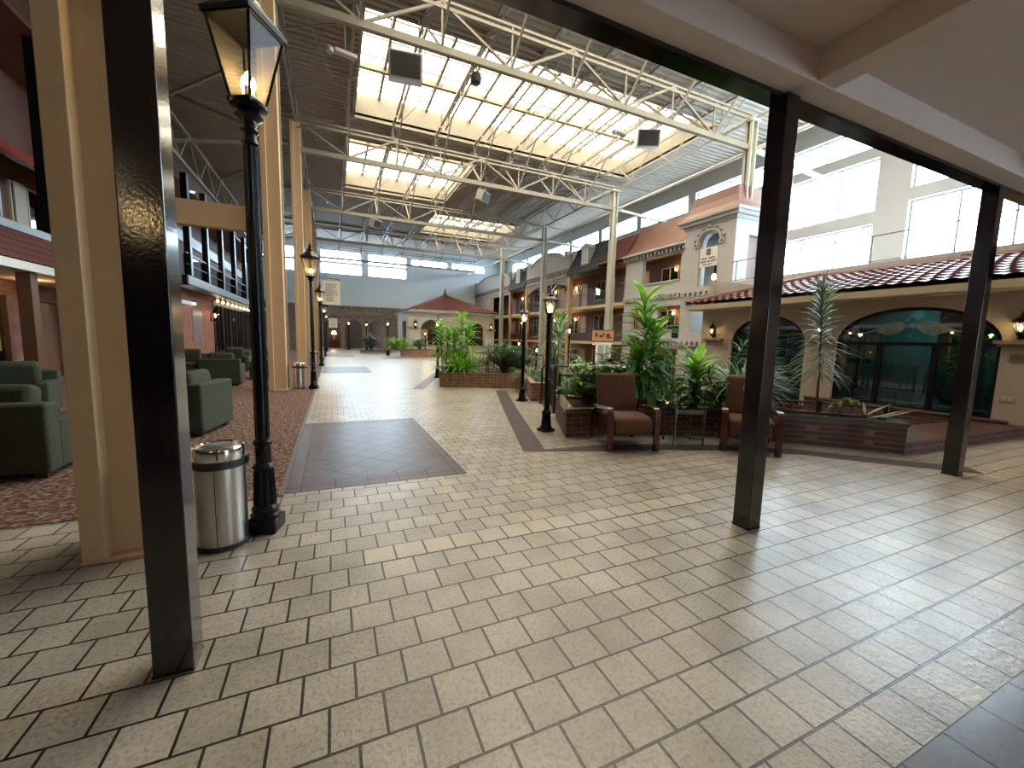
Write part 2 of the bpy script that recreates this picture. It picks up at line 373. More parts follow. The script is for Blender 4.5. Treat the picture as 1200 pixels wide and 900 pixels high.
def window_y(Y, x0, x1, z0, z1, mulls=(), fm='greysteel', pm='pane', fw=.06, d=.08, port=0):
    NW[0] += 1; f = MB()
    f.box(x0, x1, Y-d/2, Y+d/2, z0, z0+fw).box(x0, x1, Y-d/2, Y+d/2, z1-fw, z1).box(x0, x0+fw, Y-d/2, Y+d/2, z0+fw, z1-fw).box(x1-fw, x1, Y-d/2, Y+d/2, z0+fw, z1-fw)
    for m in mulls: f.box(m-fw/2, m+fw/2, Y-d/2, Y+d/2, z0+fw, z1-fw)
    w = struct('window_%d' % NW[0], f, M[fm])
    MB().box(x0+fw*.5, x1-fw*.5, Y-.006, Y+.006, z0+fw*.5, z1-fw*.5).build('pane', M[pm], w)
    if port: portal(((x0+x1)/2, Y-.12, (z0+z1)/2), (R(-90), 0, 0), x1-x0, z1-z0)
    return w

PF = [(3.2,5.15),(3.74,5.08),(4.84,4.79),(5.57,4.44),(6.27,3.81),(6.84,3.31),(7.25,2.8)]     # front line of the near planter
floor_poly = [(-9,-8),(21.5,-8),(21.5,2.72),(11,2.72),(7.35,2.86),(6.95,3.4),(6.4,3.95),(5.7,4.6),(4.9,4.95),(3.8,5.25),(3.4,5.3),(3.95,6.6),(4.5,8.7),(5.4,11.1),(3.1,12.1),(4.9,17),(9.3,30),(16,31),(21.5,31),(21.5,53),(-9,53)]
struct('floor', MB().prism(floor_poly, -1.35, 0), M['tile'])
struct('floor_sunken', MB().box(2.8, 21.5, 2.7, 32, -1.4, -1.25), M['brick_step'])
struct('floor_carpet', MB().box(-8.9, -.47, 4.02, 50, 0, .006), M['carpet'])
struct('trim_1', MB().box(-.47, -.43, 4.02, 50, 0, .014), M['edge'])
NT = [1]
def trim(mb, m, smooth=False):
    NT[0] += 1; return struct('trim_%d' % NT[0], mb, M[m], smooth=smooth)
def inlay(x0, x1, y0, y1, b=.28):
    trim(MB().box(x0+b, x1-b, y0+b, y1-b, .0, .003), 'inlay')
    trim(MB().box(x0, x1, y0, y0+b, 0, .003).box(x0, x1, y1-b, y1, 0, .003).box(x0, x0+b, y0+b, y1-b, 0, .003).box(x1-b, x1, y0+b, y1-b, 0, .003), 'inlay_edge')
inlay(-.43, 1.31, 4.08, 7.3); inlay(-.40, 1.45, 17.15, 20.45); inlay(-.40, 1.45, 30.2, 33.6)
def strip(pts, w, z=.003):
    """flat band of plum tiles following a polyline"""
    mb = MB(); n = len(pts); P = [Vector((*p, 0)) for p in pts]; L_, R_ = [], []
    for i in range(n):
        d = (P[min(i+1, n-1)] - P[max(i-1, 0)]).normalized(); s_ = Vector((-d.y, d.x, 0))
        k = w/2
        if 0 < i < n-1:
            d1 = (P[i]-P[i-1]).normalized(); k = w/2/max(.4, abs(d.dot(d1)))
        L_.append(P[i]+s_*k); R_.append(P[i]-s_*k)
    for i in range(n-1):
        mb.prism([(R_[i].x,R_[i].y),(R_[i+1].x,R_[i+1].y),(L_[i+1].x,L_[i+1].y),(L_[i].x,L_[i].y)], 0, z)
    trim(mb, 'inlay_edge')
strip([(4.38,10.6),(3.4,7.7),(2.42,4.66),(3.35,4.47),(4.1,4.28),(5.0,3.95),(5.9,3.42),(6.45,2.8),(7.2,2.1)], .30)
strip([(2.2,11.46),(4.05,16.75)], .32)
strip([(5.7,26.5),(7.0,26.6)], .5)
trim(MB().box(1.56, 14, -3, .59, 0, .003), 'slate_tile')
trim(MB().box(.16, 3.16, 2.593, 2.787, 0, .0015), 'tile_light')

# roof deck with skylight openings, corrugations run across the hall
ZD = 12.1
SK = [(1.2,17.6,6.2,12.6),(1.2,17.6,15.2,22.5),(1.04,8.35,24.9,32.9),(8.35,16.4,36.0,42.8)]
def deck(mb, x0, x1, y0, y1):
    p = .30; n = max(1, round((y1-y0)/p)); p = (y1-y0)/n; pr = []
    for i in range(n):
        y = y0+i*p; pr += [(y, ZD), (y+p*.4, ZD), (y+p*.5, ZD+.11), (y+p*.9, ZD+.11)]
    pr.append((y1, ZD))
    vs = [(x0, y, z) for y, z in pr] + [(x1, y, z) for y, z in pr]; m = len(pr)
    mb.add(vs, [(i, i+1, m+i+1, m+i) for i in range(m-1)])
    mb.box(x0, x1, y0, y1, ZD+.12, ZD+.24)
dk = MB(); ys = sorted({-8, 52.5, *[v for s in SK for v in s[2:]]})
for a, b in zip(ys, ys[1:]):
    xs = -9
    for s in sorted([s for s in SK if s[2] <= (a+b)/2 <= s[3]]):
        deck(dk, xs, s[0], a, b); xs = s[1]
    deck(dk, xs, 21.9, a, b)
struct('ceiling_deck', dk, M['deck'], rec=False)
for x0, x1, y0, y1 in SK:
    t = .08; z1 = ZD+1.2
    w = MB().box(x0-t, x0, y0-t, y1+t, ZD, z1).box(x1, x1+t, y0-t, y1+t, ZD, z1).box(x0, x1, y0-t, y0, ZD, z1).box(x0, x1, y1, y1+t, ZD, z1)
    w.box(x0-.1, x1+.1, y0-.1, y0+.02, ZD-.02, ZD+.06).box(x0-.1, x1+.1, y1-.02, y1+.1, ZD-.02, ZD+.06).box(x0-.1, x0+.02, y0, y1, ZD-.02, ZD+.06).box(x1-.02, x1+.1, y0, y1, ZD-.02, ZD+.06)
    NW[0] += 1; win = struct('window_%d' % NW[0], w, M['well'])
    g = MB(); nx = round((x1-x0)/1.15); ny = 3
    for i in range(1, nx):
        x = x0+(x1-x0)*i/nx; g.box(x-.055, x+.055, y0, y1, z1-.16, z1)
    for j in range(1, ny):
        y = y0+(y1-y0)*j/ny; g.box(x0, x1, y-.10, y+.10, z1-.26, z1-.02)
    for j in range(2*ny):
        y = y0+(y1-y0)*(j+.5)/(2*ny); g.box(x0, x1, y-.03, y+.03, z1-.07, z1-.03)
    g.build('glazing_bars', M['well'], win)
    MB().box(x0, x1, y0, y1, z1+.01, z1+.025).build('pane', M['skypane'], win)
    portal(((x0+x1)/2, (y0+y1)/2, z1+.06), (0, 0, 0), x1-x0, y1-y0)

# right clerestory wall: piers every 5 m, three rows of glazing near, one row far
ops = []; wins = []
edges = [(-4.6,-.6),(-.1,4.2),(4.8,9.2),(10.35,14.9),(15.6,20.1),(20.7,25.1),(25.6,30.0),(30.5,34.8),(35.3,39.7),(40.2,44.5),(45.0,49.0)]
for i, (a, b) in enumerate(edges):
    rows = [(10.1,11.12)] if i >= 4 else [(10.1,11.12),(7.4,9.62),(4.78,6.85)]
    if i == 2: rows = [(8.0,11.12),(4.78,7.5)]
    for z0, z1 in rows: ops.append((a, b, z0, z1)); wins.append((a, b, z0, z1))
fill_windows = [(-7.6,-5.3,.15,3.1),(-5.0,-2.7,.15,3.1),(-2.4,-.1,.15,3.1),(.2,1.9,.15,3.1)]  # unseen ground-level glazing, added to light the soffit from the right
ops += fill_windows; wins += fill_windows
struct('wall_right', wall_x(21.5, 21.9, -8, 52.5, -1.4, 12.3, ops), M['white_wall'])
for a, b, z0, z1 in wins:
    n = 3 if z1-z0 > 1.5 else 2
    window_x(21.75, a, b, z0, z1, [a+(b-a)*k/n for k in range(1, n)], port=1)
# far wall
ops = [(-6.0,-1.6,10.0,11.15),(-6.0,-1.6,8.6,9.8),(-1.06,3.38,9.9,11.15),(-1.06,3.38,8.57,9.72),(4.05,8.5,9.9,11.12),(4.05,8.5,8.57,9.72),(9.12,13.63,10.15,11.02),(14.31,18.73,10.12,11.02)]
struct('wall_far', wall_y(52, 52.4, -9, 21.9, 4.87, 12.3, ops), M['plaster'])
for a, b, z0, z1 in ops: window_y(52.25, a, b, z0, z1, port=1)
ar = [(-6.6,-4.3),(-3.6,-1.5),(-.9,.9),(1.42,3.31),(4.0,5.97)]
fw = wall_y(52-.25, 52.4, -9, 21.9, -1.4, 4.87, [(a, b, 0, 3.35) for a, b in ar])
for a, b in ar: arch_fill_y(fw, 52-.25, 52.4, a, b, 2.45, 3.35)
struct('wall_far_arcade', fw, M['stone'])
# stone mouldings of the arcade
mm = MB().box(-9, 9, 51.55, 51.75, 4.75, 4.95).box(-9, 8.6, 51.6, 51.75, 3.72, 3.88)
for k in range(46):
    x = -8.8+k*.38
    if (k//5) % 2: mm.box(x, x+.2, 51.68, 51.75, 3.95, 4.68)
for a, b in ar:
    for x in (a-.06, b+.06): mm.box(x-.12, x+.12, 51.62, 51.76, 2.35, 2.5)
trim(mm, 'stone')
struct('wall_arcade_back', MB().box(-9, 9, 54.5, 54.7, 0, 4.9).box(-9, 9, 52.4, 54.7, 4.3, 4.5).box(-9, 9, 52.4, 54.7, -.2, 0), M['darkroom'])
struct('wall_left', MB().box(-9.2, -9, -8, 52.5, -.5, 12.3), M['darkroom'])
bw = [(9.3,12.1,.3,3.1)]  # unseen window added in the back wall to brighten the soffit
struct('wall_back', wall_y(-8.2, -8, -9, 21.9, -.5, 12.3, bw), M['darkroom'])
for a, b, z0, z1 in bw:
    window_y(-8.1, a, b, z0, z1, [(a+b)/2]); portal(((a+b)/2, -7.95, (z0+z1)/2), (R(90), 0, 0), b-a, z1-z0)

# gallery overhang the photo is taken from
struct('ceiling_overhang', MB().box(-8.9, 21.5, -8, 2.0, 3.47, 3.7), M['soffit'])
trim(MB().box(-8.9, 21.5, 1.9, 2.07, 3.26, 3.47), 'soffit')
trim(MB().box(-8.9, 21.5, 2.07, 2.2, 3.23, 3.9), 'black_gloss')
for x in (-.65, 3.18, 6.82, 10.5):
    trim(MB().box(x-.1, x+.1, -8, 1.9, 3.27, 3.47), 'soffit')
for x, y in ((-3.0,-3.2),(1.2,-4.5),(5.2,-3.2),(9.5,-4.0),(14,-4)):  # lamps added behind the camera to bounce warm light onto the soffit
    t = thing('fill_lamp', 'added round warm fill lamp on taupe soffit, unseen behind camera', 'lamp', (x, y, 3.47), 0, 'added warm fill lamps under the overhang')
    MB().lathe([(.2,-.03),(.22,0)], (0,0,0), 20).build('rim', M['brass'], t); MB().lathe([(.03,-.11),(.14,-.08),(.19,-.03)], (0,0,0), 20).build('diffuser', M['bulb_soft'], t, smooth=True)
    glow('fill_glow', (x, y, 3.2), 14, (1,.82,.6), None, .15)
struct('wall_overhang', MB().box(-8.9, 21.5, 2.02, 2.18, 3.9, 12.1), M['stucco_tan'])

# ------------------------------------------------------------------ near posts and columns
for (x, y), lb in (((-.645,2.075),'glossy black square post in left foreground beside steel bin'),((3.04,2.09),'black square post in front of right patterned armchair'),((6.68,2.13),'black square post standing before the arched pool window')):
    t = thing('square_post', lb, 'post', (x, y, 0))
    MB().box(-.07, .07, -.07, .07, 0, 3.24).build('shaft', M['black_gloss'], t, bevel=.006)
    MB().box(-.073, .073, -.073, .073, 0, .01).build('base_plate', M['black_gloss'], t)
def bcol(x, y, h, lb, w=.36, d=.42):
    t = thing('tan_column', lb, 'column', (x, y, 0), 0, None)
    MB().box(-w/2, w/2, -d/2, d/2, 0, h).build('shaft', M['beige'], t, bevel=.008)
    MB().box(-w/2-.03, -w/2+.09, -d/2-.10, d/2+.02, 0, h).build('flange', M['beige'], t, bevel=.006)
    MB().box(w/2-.02, w/2+.035, d/2-.05, d/2+.03, 0, h).build('corner_trim', M['steel'], t)
    MB().box(-w/2-.032, w/2+.037, -d/2-.102, d/2+.032, 0, .02).build('base_plate', M['beige'], t)
bcol(-1.24, 3.50, 10.62, 'wide tan column in foreground left of the black post', .34, .38)
bcol(-1.29, 12.15, 10.62, 'tan column beside second steel bin along carpet edge', .36, .4)
bcol(-1.29, 21.15, 10.62, 'tan column third from camera along the carpet edge', .36, .4)
bcol(-1.29, 30.15, 10.62, 'tan column fourth from camera along the carpet edge', .36, .4)
bcol(-1.29, 39.15, 10.62, 'tan column farthest from camera along the carpet edge', .36, .4)
t = tag(MB().box(-3.4, -1.49, 12.05, 12.3, 3.95, 4.52).build('crossbeam', M['beige'], None, bevel=.01), 'tan horizontal beam spanning from column to left gallery', 'beam')
for i, y in enumerate((12.3, 21.2, 30.2, 39.1)):
    lb = ['grey green steel column behind the copper tower', 'grey green steel column left of the cream gallery bay', 'grey green steel column in front of cream parapet', 'farthest grey green steel column near back wall'][i]
    t = thing('steel_column', lb, 'column', (16.0, y, -1.25))
    MB().box(-.17, .17, -.03, .03, 0, 11.85).box(-.17, -.12, -.17, .17, 0, 11.85).box(.12, .17, -.17, .17, 0, 11.85).build('shaft', M['steel_grey'], t)
    MB().box(-.24, .24, -.22, .22, 11.85, 11.93).build('cap_plate', M['steel_grey'], t)
    MB().box(-.26, .26, -.26, .26, 0, .03).build('base_plate', M['steel_grey'], t)

# ------------------------------------------------------------------ roof steel
TY = [3.3, 12.3, 21.2, 30.2, 39.2, 48.1]
tl = ['steel roof truss above the overhang edge', 'nearest full steel truss crossing beneath big skylight', 'second steel truss crossing between two skylights', 'third steel truss crossing under the smaller skylights', 'fourth steel truss beyond the third skylight', 'last steel truss in front of the back wall']
panel = [-1.3+17.3*k/8 for k in range(9)]
for i, y in enumerate(TY):
    if i == 0: continue
    t = thing('roof_truss', tl[i], 'truss', (0, y, 9.6))
    MB().bar((-1.3,0,0),(16,0,0),.16,.2).build('bottom_chord', M['steel'], t)
    MB().bar((-1.3,-.0,1.12),(16,0,1.12),.09,.09).bar((-1.3,0,1.30),(16,0,1.30),.07,.07).build('top_chord', M['steel'], t)
    for k in range(8):
        x0, x1 = panel[k], panel[k+1]; a, b = ((x0,0,1.25),(x1,0,.05)) if k % 2 == 0 else ((x0,0,.05),(x1,0,1.25))
        MB().bar(a, b, .07).build('diagonal', M['steel'], t)
    for k in range(0, 9): MB().bar((panel[k],0,.05),(panel[k],0,1.3),.05).build('vertical', M['steel'], t)
    for k in range(1, 8):
        for s in (-1, 1): MB().bar((panel[k],0,.05),(panel[k],s*2.0,1.85),.055,.075).build('knee_brace', M['steel'], t)
for j, x in enumerate(panel):
    edge = j in (0, 8)
    for i in range(len(TY)-1):
        y0, y1 = TY[i], TY[i+1]; L_ = y1-y0; zb = .35 if not edge else -.38
        nm = 'side_truss' if edge else 'roof_joist'
        if edge: lb, gp = ('long steel side truss carried by the %s columns' % ('tan' if j == 0 else 'grey green')), ('side trusses over the %s columns' % ('tan' if j == 0 else 'grey green'))
        else: lb, gp = 'slim open web roof joist running down the hall under the deck', 'open web roof joists'
        t = thing(nm, lb, 'joist', (x, y0, 11.08), 0, gp)
        MB().bar((0,.08,.92),(0,L_-.08,.92),.09,.1).build('top_chord', M['steel'], t)
        MB().bar((0,.9 if not edge else .1,zb),(0,L_-(.9 if not edge else .1),zb),.07,.07).build('bottom_chord', M['steel'], t)
        n = 8 if not edge else 6; w = MB()
        for k in range(n):
            a, b = .1+(L_-.2)*k/n, .1+(L_-.2)*(k+1)/n
            za, zc = (.9, zb) if k % 2 == 0 else (zb, .9)
            w.bar((0,a,za),(0,b,zc),.03 if not edge else .05)
        for k in range(1, n, 2): w.bar((0,.1+(L_-.2)*k/n,zb),(0,.1+(L_-.2)*k/n,.9),.025)
        w.build('web_rod', M['steel'], t)
for i in range(1, len(TY)-1):
    y0, y1 = TY[i]-(9 if i == 1 else 0), TY[i+1]; L_ = y1-y0
    t = thing('side_truss', 'pale steel truss running above the left gallery front', 'joist', (-5.9, y0, 8.9), 0, 'side trusses above the left gallery')
    MB().bar((0,0,1.5),(0,L_,1.5),.13).build('top_chord', M['steel'], t); MB().bar((0,0,0),(0,L_,0),.15).build('bottom_chord', M['steel'], t)
    w = MB(); n = 6
    for k in range(n): w.bar((0,L_*k/n,0 if k % 2 else 1.5),(0,L_*(k+1)/n,1.5 if k % 2 else 0),.08)
    w.build('web_rod', M['steel'], t)
    MB().bar((0,L_-.25,0),(4.35,L_-.25,.75),.11).build('cross_strut', M['steel'], t); MB().bar((0,L_-.3,1.5),(4.4,L_-3,3.0),.1).build('diagonal_brace', M['steel'], t)
# purlins under the outer bays
for i in range(len(TY)-1):
    y0, y1 = TY[i], TY[i+1]
    for k in (1, 2, 3):
        y = y0+(y1-y0)*k/4
        if any(s[2]-.2 < y < s[3]+.2 for s in SK): continue
        tag(MB().bar((-9,y,12.03),(21.5,y,12.03),.08,.12).build('roof_purlin', M['deck']), 'brown purlin running across under the corrugated deck', 'purlin', 'brown roof purlins')
# diagonal roof braces on the left bays
for i, (a, b) in enumerate((((-1.3,12.3,9.7),(-6.5,14.5,11.9)),((-1.3,12.3,9.7),(-6.5,8.5,11.9)),((-1.3,21.2,9.7),(-6.5,23.5,11.9)))):
    tag(MB().bar(a, b, .12, .14).build('roof_brace', M['steel']), 'sloping steel brace left of the tan columns', 'brace', 'sloping roof braces on the left')
# white gutter pipe along the right columns, with struts
tag(MB().tube([(16.35,2.3,9.62),(16.35,52,9.75)], .085, 8).build('gutter_pipe', M['white'], smooth=True), 'long white pipe running along the right columns below the roof', 'pipe')
for y in (12.3, 21.2, 30.2, 39.1):
    tag(MB().bar((16.2,y,9.6),(21.5,y+.1,9.35),.14,.16).build('wall_strut', M['steel_grey']), 'grey strut from steel column to clerestory wall', 'strut', 'column to wall struts')
# thin tie rods
for a, b in (((.9,12.3,9.7),(-1.2,15,10.6)),((1.0,16.5,10.6),(-1.2,17.5,10.2)),((1.0,19.5,10.6),(-1.2,20.5,10.2))):
    tag(MB().tube([a, b], .025, 6).build('tie_rod', M['steel']), 'thin tie rod between joists near left columns', 'rod', 'thin roof tie rods')
for bay in (1, 2, 3):
    y0, y1 = TY[bay], TY[bay+1]
    for k in range(0, 8, 2):
        for a, b in (((panel[k],y0+.1,11.45),(panel[k+1],y1-.1,11.45)),((panel[k+1],y0+.1,11.45),(panel[k],y1-.1,11.45))):
            tag(MB().tube([a, b], .014, 5).build('brace_rod', M['steel']), 'thin crossing brace rod between roof joists', 'rod', 'crossing brace rods in the roof')
# hanging unit heaters, loudspeakers and lamps
def heater(loc, rz, tilt, lb, sc=1.4):
    t = thing('unit_heater', lb, 'heater', loc, rz); t.scale = (sc,sc,sc)
    MB().cbox((0,0,0),(.74,.42,.52),0,tilt).build('casing', M['heater'], t, bevel=.015)
    mx = Matrix.Rotation(tilt, 3, 'X'); lv = MB()
    for k in range(7): lv.cbox(mx @ Vector((-.27+k*.09,-.225,0)),(.075,.03,.42),0,tilt)
    lv.cbox(mx @ Vector((0,-.212,0)),(.64,.012,.44),0,tilt).build('louver', M['louver'], t)
    MB().bar((-.3,0,.2),(-.3,0,1.1),.025).bar((.3,0,.2),(.3,0,1.1),.025).build('hanger', M['steel'], t)
heater((2.28,14.0,9.87), R(-8), R(14), 'dark louvered unit heater hanging upper left of big skylight')
heater((13.6,15.8,10.9), R(-25), R(14), 'dark louvered unit heater hanging at right end of big skylight')
heater((8.11,23.0,9.64), R(40), R(20), 'small unit heater hanging from second truss at center', 1.05)
heater((2.86,30.0,9.11), R(40), R(20), 'small unit heater hanging far down the hall at left', 1.05)
def fixture(loc, rz, lb):
    t = thing('flood_light', lb, 'light', loc, rz)
    MB().cbox((0,0,0),(.6,.2,.1)).build('housing', M['heater'], t, bevel=.01)
    MB().lathe([(.1,-.1),(.13,-.02),(.05,.06)], (-.42,0,0), 12).build('lamp_head', M['heater'], t, smooth=True)
    MB().bar((0,0,.05),(0,0,.9),.025).bar((-.42,0,.04),(0,0,.06),.03).build('hanger', M['steel'], t)
fixture((.5,13.2,9.3), R(10), 'long grey light fixture hanging left of nearest unit heater')
fixture((12.3,16.1,11.0), R(10), 'long grey light fixture beside right unit heater')
for loc, lb in (((4.78,14.5,10.5),'round black loudspeaker hanging under big skylight'),((4.3,31,9.8),'round black loudspeaker hanging far down the hall')):
    t = thing('hanging_speaker', lb, 'loudspeaker', loc)
    MB().lathe([(.02,-.17),(.17,-.15),(.21,0),(.17,.14),(.06,.2)], (0,0,0), 18).build('shell', M['louver'], t, smooth=True)
    MB().tube([(0,0,.2),(0,0,.6)], .012, 6).build('hanger', M['louver'], t)
# ------------------------------------------------------------------ lamp posts
def ring_frame(mb, n, r0, z0, r1, z1, w, rot):
    """corner bars and rims of a tapered n-sided lantern"""
    P = lambda r, z, k: (r*math.cos(2*PI*k/n+rot), r*math.sin(2*PI*k/n+rot), z)
    for k in range(n):
        mb.bar(P(r0,z0,k), P(r1,z1,k), w)
        mb.bar(P(r0,z0,k), P(r0,z0,k+1), w, w*1.2); mb.bar(P(r1,z1,k), P(r1,z1,k+1), w*1.3, w*1.6)
def flutes(mb, r0, r1, z0, z1, n=8):
    for k in range(n):
        t = 2*PI*k/n; mb.tube([(r0*math.cos(t), r0*math.sin(t), z0), (r1*math.cos(t), r1*math.sin(t), z1)], r0*.2, 5)
def tall_lamp(loc, rz, lb, group=None, e=9):
    t = thing('street_lamp', lb, 'lamp', loc, rz, group)
    MB().cbox((0,0,.05),(.20,.20,.10),R(18)).build('plinth', M['iron'], t, bevel=.008)
    MB().lathe([(.098,.10),(.10,.125),(.085,.14),(.09,.155),(.088,.175),(.072,.19),(.068,.2),(.055,.46),(.07,.47),(.076,.485),(.062,.5),(.052,.51),(.054,.60),(.05,.64),(.062,.655),(.064,.67),(.048,.69)], (0,0,0), 20).build('base', M['iron'], t, smooth=True)
    f = MB(); flutes(f, .064, .053, .2, .46, 10); f.build('base_fluting', M['iron'], t, smooth=True)
    p = MB().lathe([(.042,.68),(.040,1.6),(.037,2.72)], (0,0,0), 16); flutes(p, .040, .035, .7, 2.70, 8)
    p.build('pole', M['iron'], t, smooth=True)
    MB().lathe([(.038,2.70),(.052,2.72),(.04,2.745),(.038,2.78),(.056,2.80),(.042,2.825),(.046,2.86),(.085,2.89),(.07,2.905),(.055,2.92),(.11,2.945),(.11,2.965)], (0,0,0), 18).build('capital', M['iron'], t, smooth=True)
    ro = R(45); fr = MB(); ring_frame(fr, 4, .098, 2.97, .215, 3.44, .016, ro)
    fr.lathe([(.12,2.955),(.12,2.985)], (0,0,0), 4, ro); fr.build('lantern_frame', M['iron'], t)
    g = MB()
    for k in range(4):
        a = [(r*math.cos(PI/2*q+ro), r*math.sin(PI/2*q+ro), z) for r, z, q in ((.096,2.985,k),(.096,2.985,k+1),(.211,3.43,k+1),(.211,3.43,k))]
        g.quad(*a)
    g.build('lantern_glass', M['lampglass'], t)
    MB().lathe([(.24,3.44),(.245,3.47),(.22,3.49),(.10,3.60),(.075,3.63)], (0,0,0), 4, ro).build('lantern_roof', M['iron'], t)
    MB().lathe([(.05,3.62),(.075,3.65),(.05,3.69),(.03,3.71),(.05,3.74),(.02,3.79),(.004,3.86)], (0,0,0), 14).build('finial', M['iron'], t, smooth=True)
    for k in range(3):
        x, y = .035*math.cos(2.1*k+1), .035*math.sin(2.1*k+1)
        c = MB().lathe([(.012,2.985),(.012,3.07)], (x,y,0), 8).build('candle', M['white'], t)
        MB().lathe([(.006,3.07),(.017,3.09),(.014,3.115),(.003,3.15)], (x,y,0), 10).build('bulb', M['bulb'], c, smooth=True)
    glow('lamp_light', (0,0,3.13), e, (1,.68,.34), t, .05)
    return t
tl0 = tall_lamp((-.48,3.37,0), R(-32), 'tall black lantern post beside nearest steel bin, lit bulbs')
for y, lb in ((12.05,'tall black lantern post second from camera along carpet edge'),(21.06,'tall black lantern post third from camera along carpet edge'),(31.0,'tall black lantern post fourth from camera along carpet edge'),(40.2,'tall black lantern post farthest along the carpet edge')):
    dup(tl0, (-.48,y,0), R(-36), lb)
def short_lamp(loc, lb, sc=1, e=14):
    t = thing('lantern_post', lb, 'lamp', loc, R(12)); t.scale = (sc, sc, sc)
    MB().cbox((0,0,.02),(.21,.21,.04)).build('plinth', M['iron'], t, bevel=.006)
    MB().lathe([(.10,.04),(.098,.07),(.085,.09),(.07,.27),(.08,.28),(.08,.31),(.05,.34),(.044,.37)], (0,0,0), 12).build('base', M['iron'], t, smooth=True)
    p = MB().lathe([(.043,.36),(.043,1.78),(.055,1.79),(.055,1.83),(.03,1.86)], (0,0,0), 16); p.build('pole', M['iron'], t, smooth=True)
    fr = MB(); ring_frame(fr, 6, .062, 1.88, .105, 2.08, .010, 0); fr.lathe([(.04,1.85),(.07,1.88),(.07,1.89)], (0,0,0), 6); fr.build('lantern_frame', M['iron'], t)
    g = MB()
    for k in range(6): g.quad(*[(r*math.cos(PI/3*q), r*math.sin(PI/3*q), z) for r, z, q in ((.06,1.89,k),(.06,1.89,k+1),(.102,2.08,k+1),(.102,2.08,k))])
    g.build('lantern_glass', M['lampglass'], t)
    MB().lathe([(.135,2.075),(.135,2.095),(.11,2.11),(.05,2.15),(.045,2.17),(.055,2.175),(.02,2.2)], (0,0,0), 6).build('lantern_roof', M['iron'], t)
    MB().lathe([(.018,2.19),(.03,2.21),(.012,2.225),(.02,2.25),(.008,2.28),(.002,2.34)], (0,0,0), 10).build('finial', M['iron'], t, smooth=True)
    MB().lathe([(.012,1.89),(.035,1.93),(.04,1.97),(.025,2.01),(.005,2.03)], (0,0,0), 12).build('bulb', M['bulb'], t, smooth=True)
    glow('lamp_light', (0,0,1.97), e, (1,.70,.36), t, .05)
    return t
sl0 = short_lamp((3.14,5.66,0), 'black lantern post nearest the patterned chair, at corner of brick planter')
short_lamp((-1.71,-1.30,0), 'black lantern post beside the photographer, mirrored in left black post', 1.3, 170)
for loc, lb, s in (((4.13,8.67,0),'black lantern post at the stair, right end of bushy brick planter',1),
    ((3.50,14.6,0),'black lantern post hidden behind bright plants at left of bushy planter',1),
    ((15.2,24.5,-1.25),'lantern post standing beside hanging orange screen',1.75),
    ((4.0,33.2,0),'lantern post left of the far spider plant',1.25),((3.2,44,0),'lantern post before the middle stone arch',1.35),
    ((1.6,46,0),'lantern post before the left stone arch',1.4),((6.6,31.6,0),'lantern post just right of the far spider plant',.9),
    ((8.2,34,0),'lantern post in front of white kiosk wall',.85),((12.5,27,-1.25),'lantern post right of the white kiosk',1.25),
    ((10.6,20.5,-1.25),'lantern post amid fern planter, sunken area',1.1)):
    o = dup(sl0, loc, R(25), lb); o.scale = (s, s, s)

# ------------------------------------------------------------------ steel bins
def bin_(loc, lb, rz=0):
    t = thing('trash_can', lb, 'bin', loc, rz)
    MB().lathe([(.150,0),(.155,.005),(.155,.03),(.150,.035)], (0,0,0), 40).build('base_ring', M['rubber'], t, smooth=True)
    MB().lathe([(.148,.03),(.150,.10),(.150,.56)], (0,0,0), 40).build('body', M['stainless'], t, smooth=True)
    b = MB().lathe([(.149,.555),(.156,.56),(.156,.605),(.149,.61)], (0,0,0), 40); b.cbox((.157,0,.585),(.03,.06,.05)); b.build('band', M['rubber'], t, smooth=True)
    l = MB().lathe([(.149,.608),(.151,.612),(.151,.675),(.148,.69),(.140,.70),(.13,.698),(.125,.69)], (0,0,0), 40, cap=False).build('lid', M['chrome'], t, smooth=True)
    MB().lathe([(.128,.685),(.10,.695),(.06,.70),(.001,.70)], (0,0,0), 32).build('flap', M['stainless'], l, smooth=True)
    MB().cbox((.0,-.1502,.3),(.004,.004,.54)).build('seam', M['rubber'], t)
    return t
b0 = bin_((-.72,3.24,0), 'brushed steel trash can in foreground between post and lamp')
for loc, lb in (((-.83,12.25,0),'second steel trash can beside tan column and tall lamp'),((-.85,21.5,0),'third steel trash can along carpet edge'),((-.62,27.5,0),'small far steel bin beside tall lamps')):
    dup(b0, loc, 0, lb)

# ------------------------------------------------------------------ green upholstered seats (front +Y)
def sofa(W, lb, loc, rz, back=.9, D=.86):
    t = thing('armchair' if W < 1.2 else 'sofa', lb, 'armchair' if W < 1.2 else 'sofa', loc, rz)
    a = .17
    MB().box(-W/2+a, W/2-a, -D/2+.1, D/2-.04, .07, .30).build('base', M['green'], t, bevel=.015)
    MB().box(-W/2, W/2, -D/2, -D/2+.2, .06, .74).build('backrest', M['green'], t, bevel=.03)
    for s in (-1, 1): MB().box(min(s*W/2, s*(W/2-a)), max(s*W/2, s*(W/2-a)), -D/2+.18, D/2, .06, .58).build('arm', M['green'], t, bevel=.035)
    n = 1 if W < 1.2 else 2; w = (W-2*a)/n
    for k in range(n):
        x = -W/2+a+w*(k+.5)
        MB().cbox((x,.06,.38),(w-.01,D-.28,.17)).build('seat_cushion', M['green'], t, bevel=.05)
        MB().cbox((x,-D/2+.27,.66),(w-.02,.19,back-.42),0,R(-10)).build('back_cushion', M['green'], t, bevel=.07)
    for sx in (-1, 1):
        for sy in (-1, 1): MB().cbox((sx*(W/2-.09),sy*(D/2-.09),.03),(.07,.07,.06)).build('foot', M['redwood'], t)
    return t
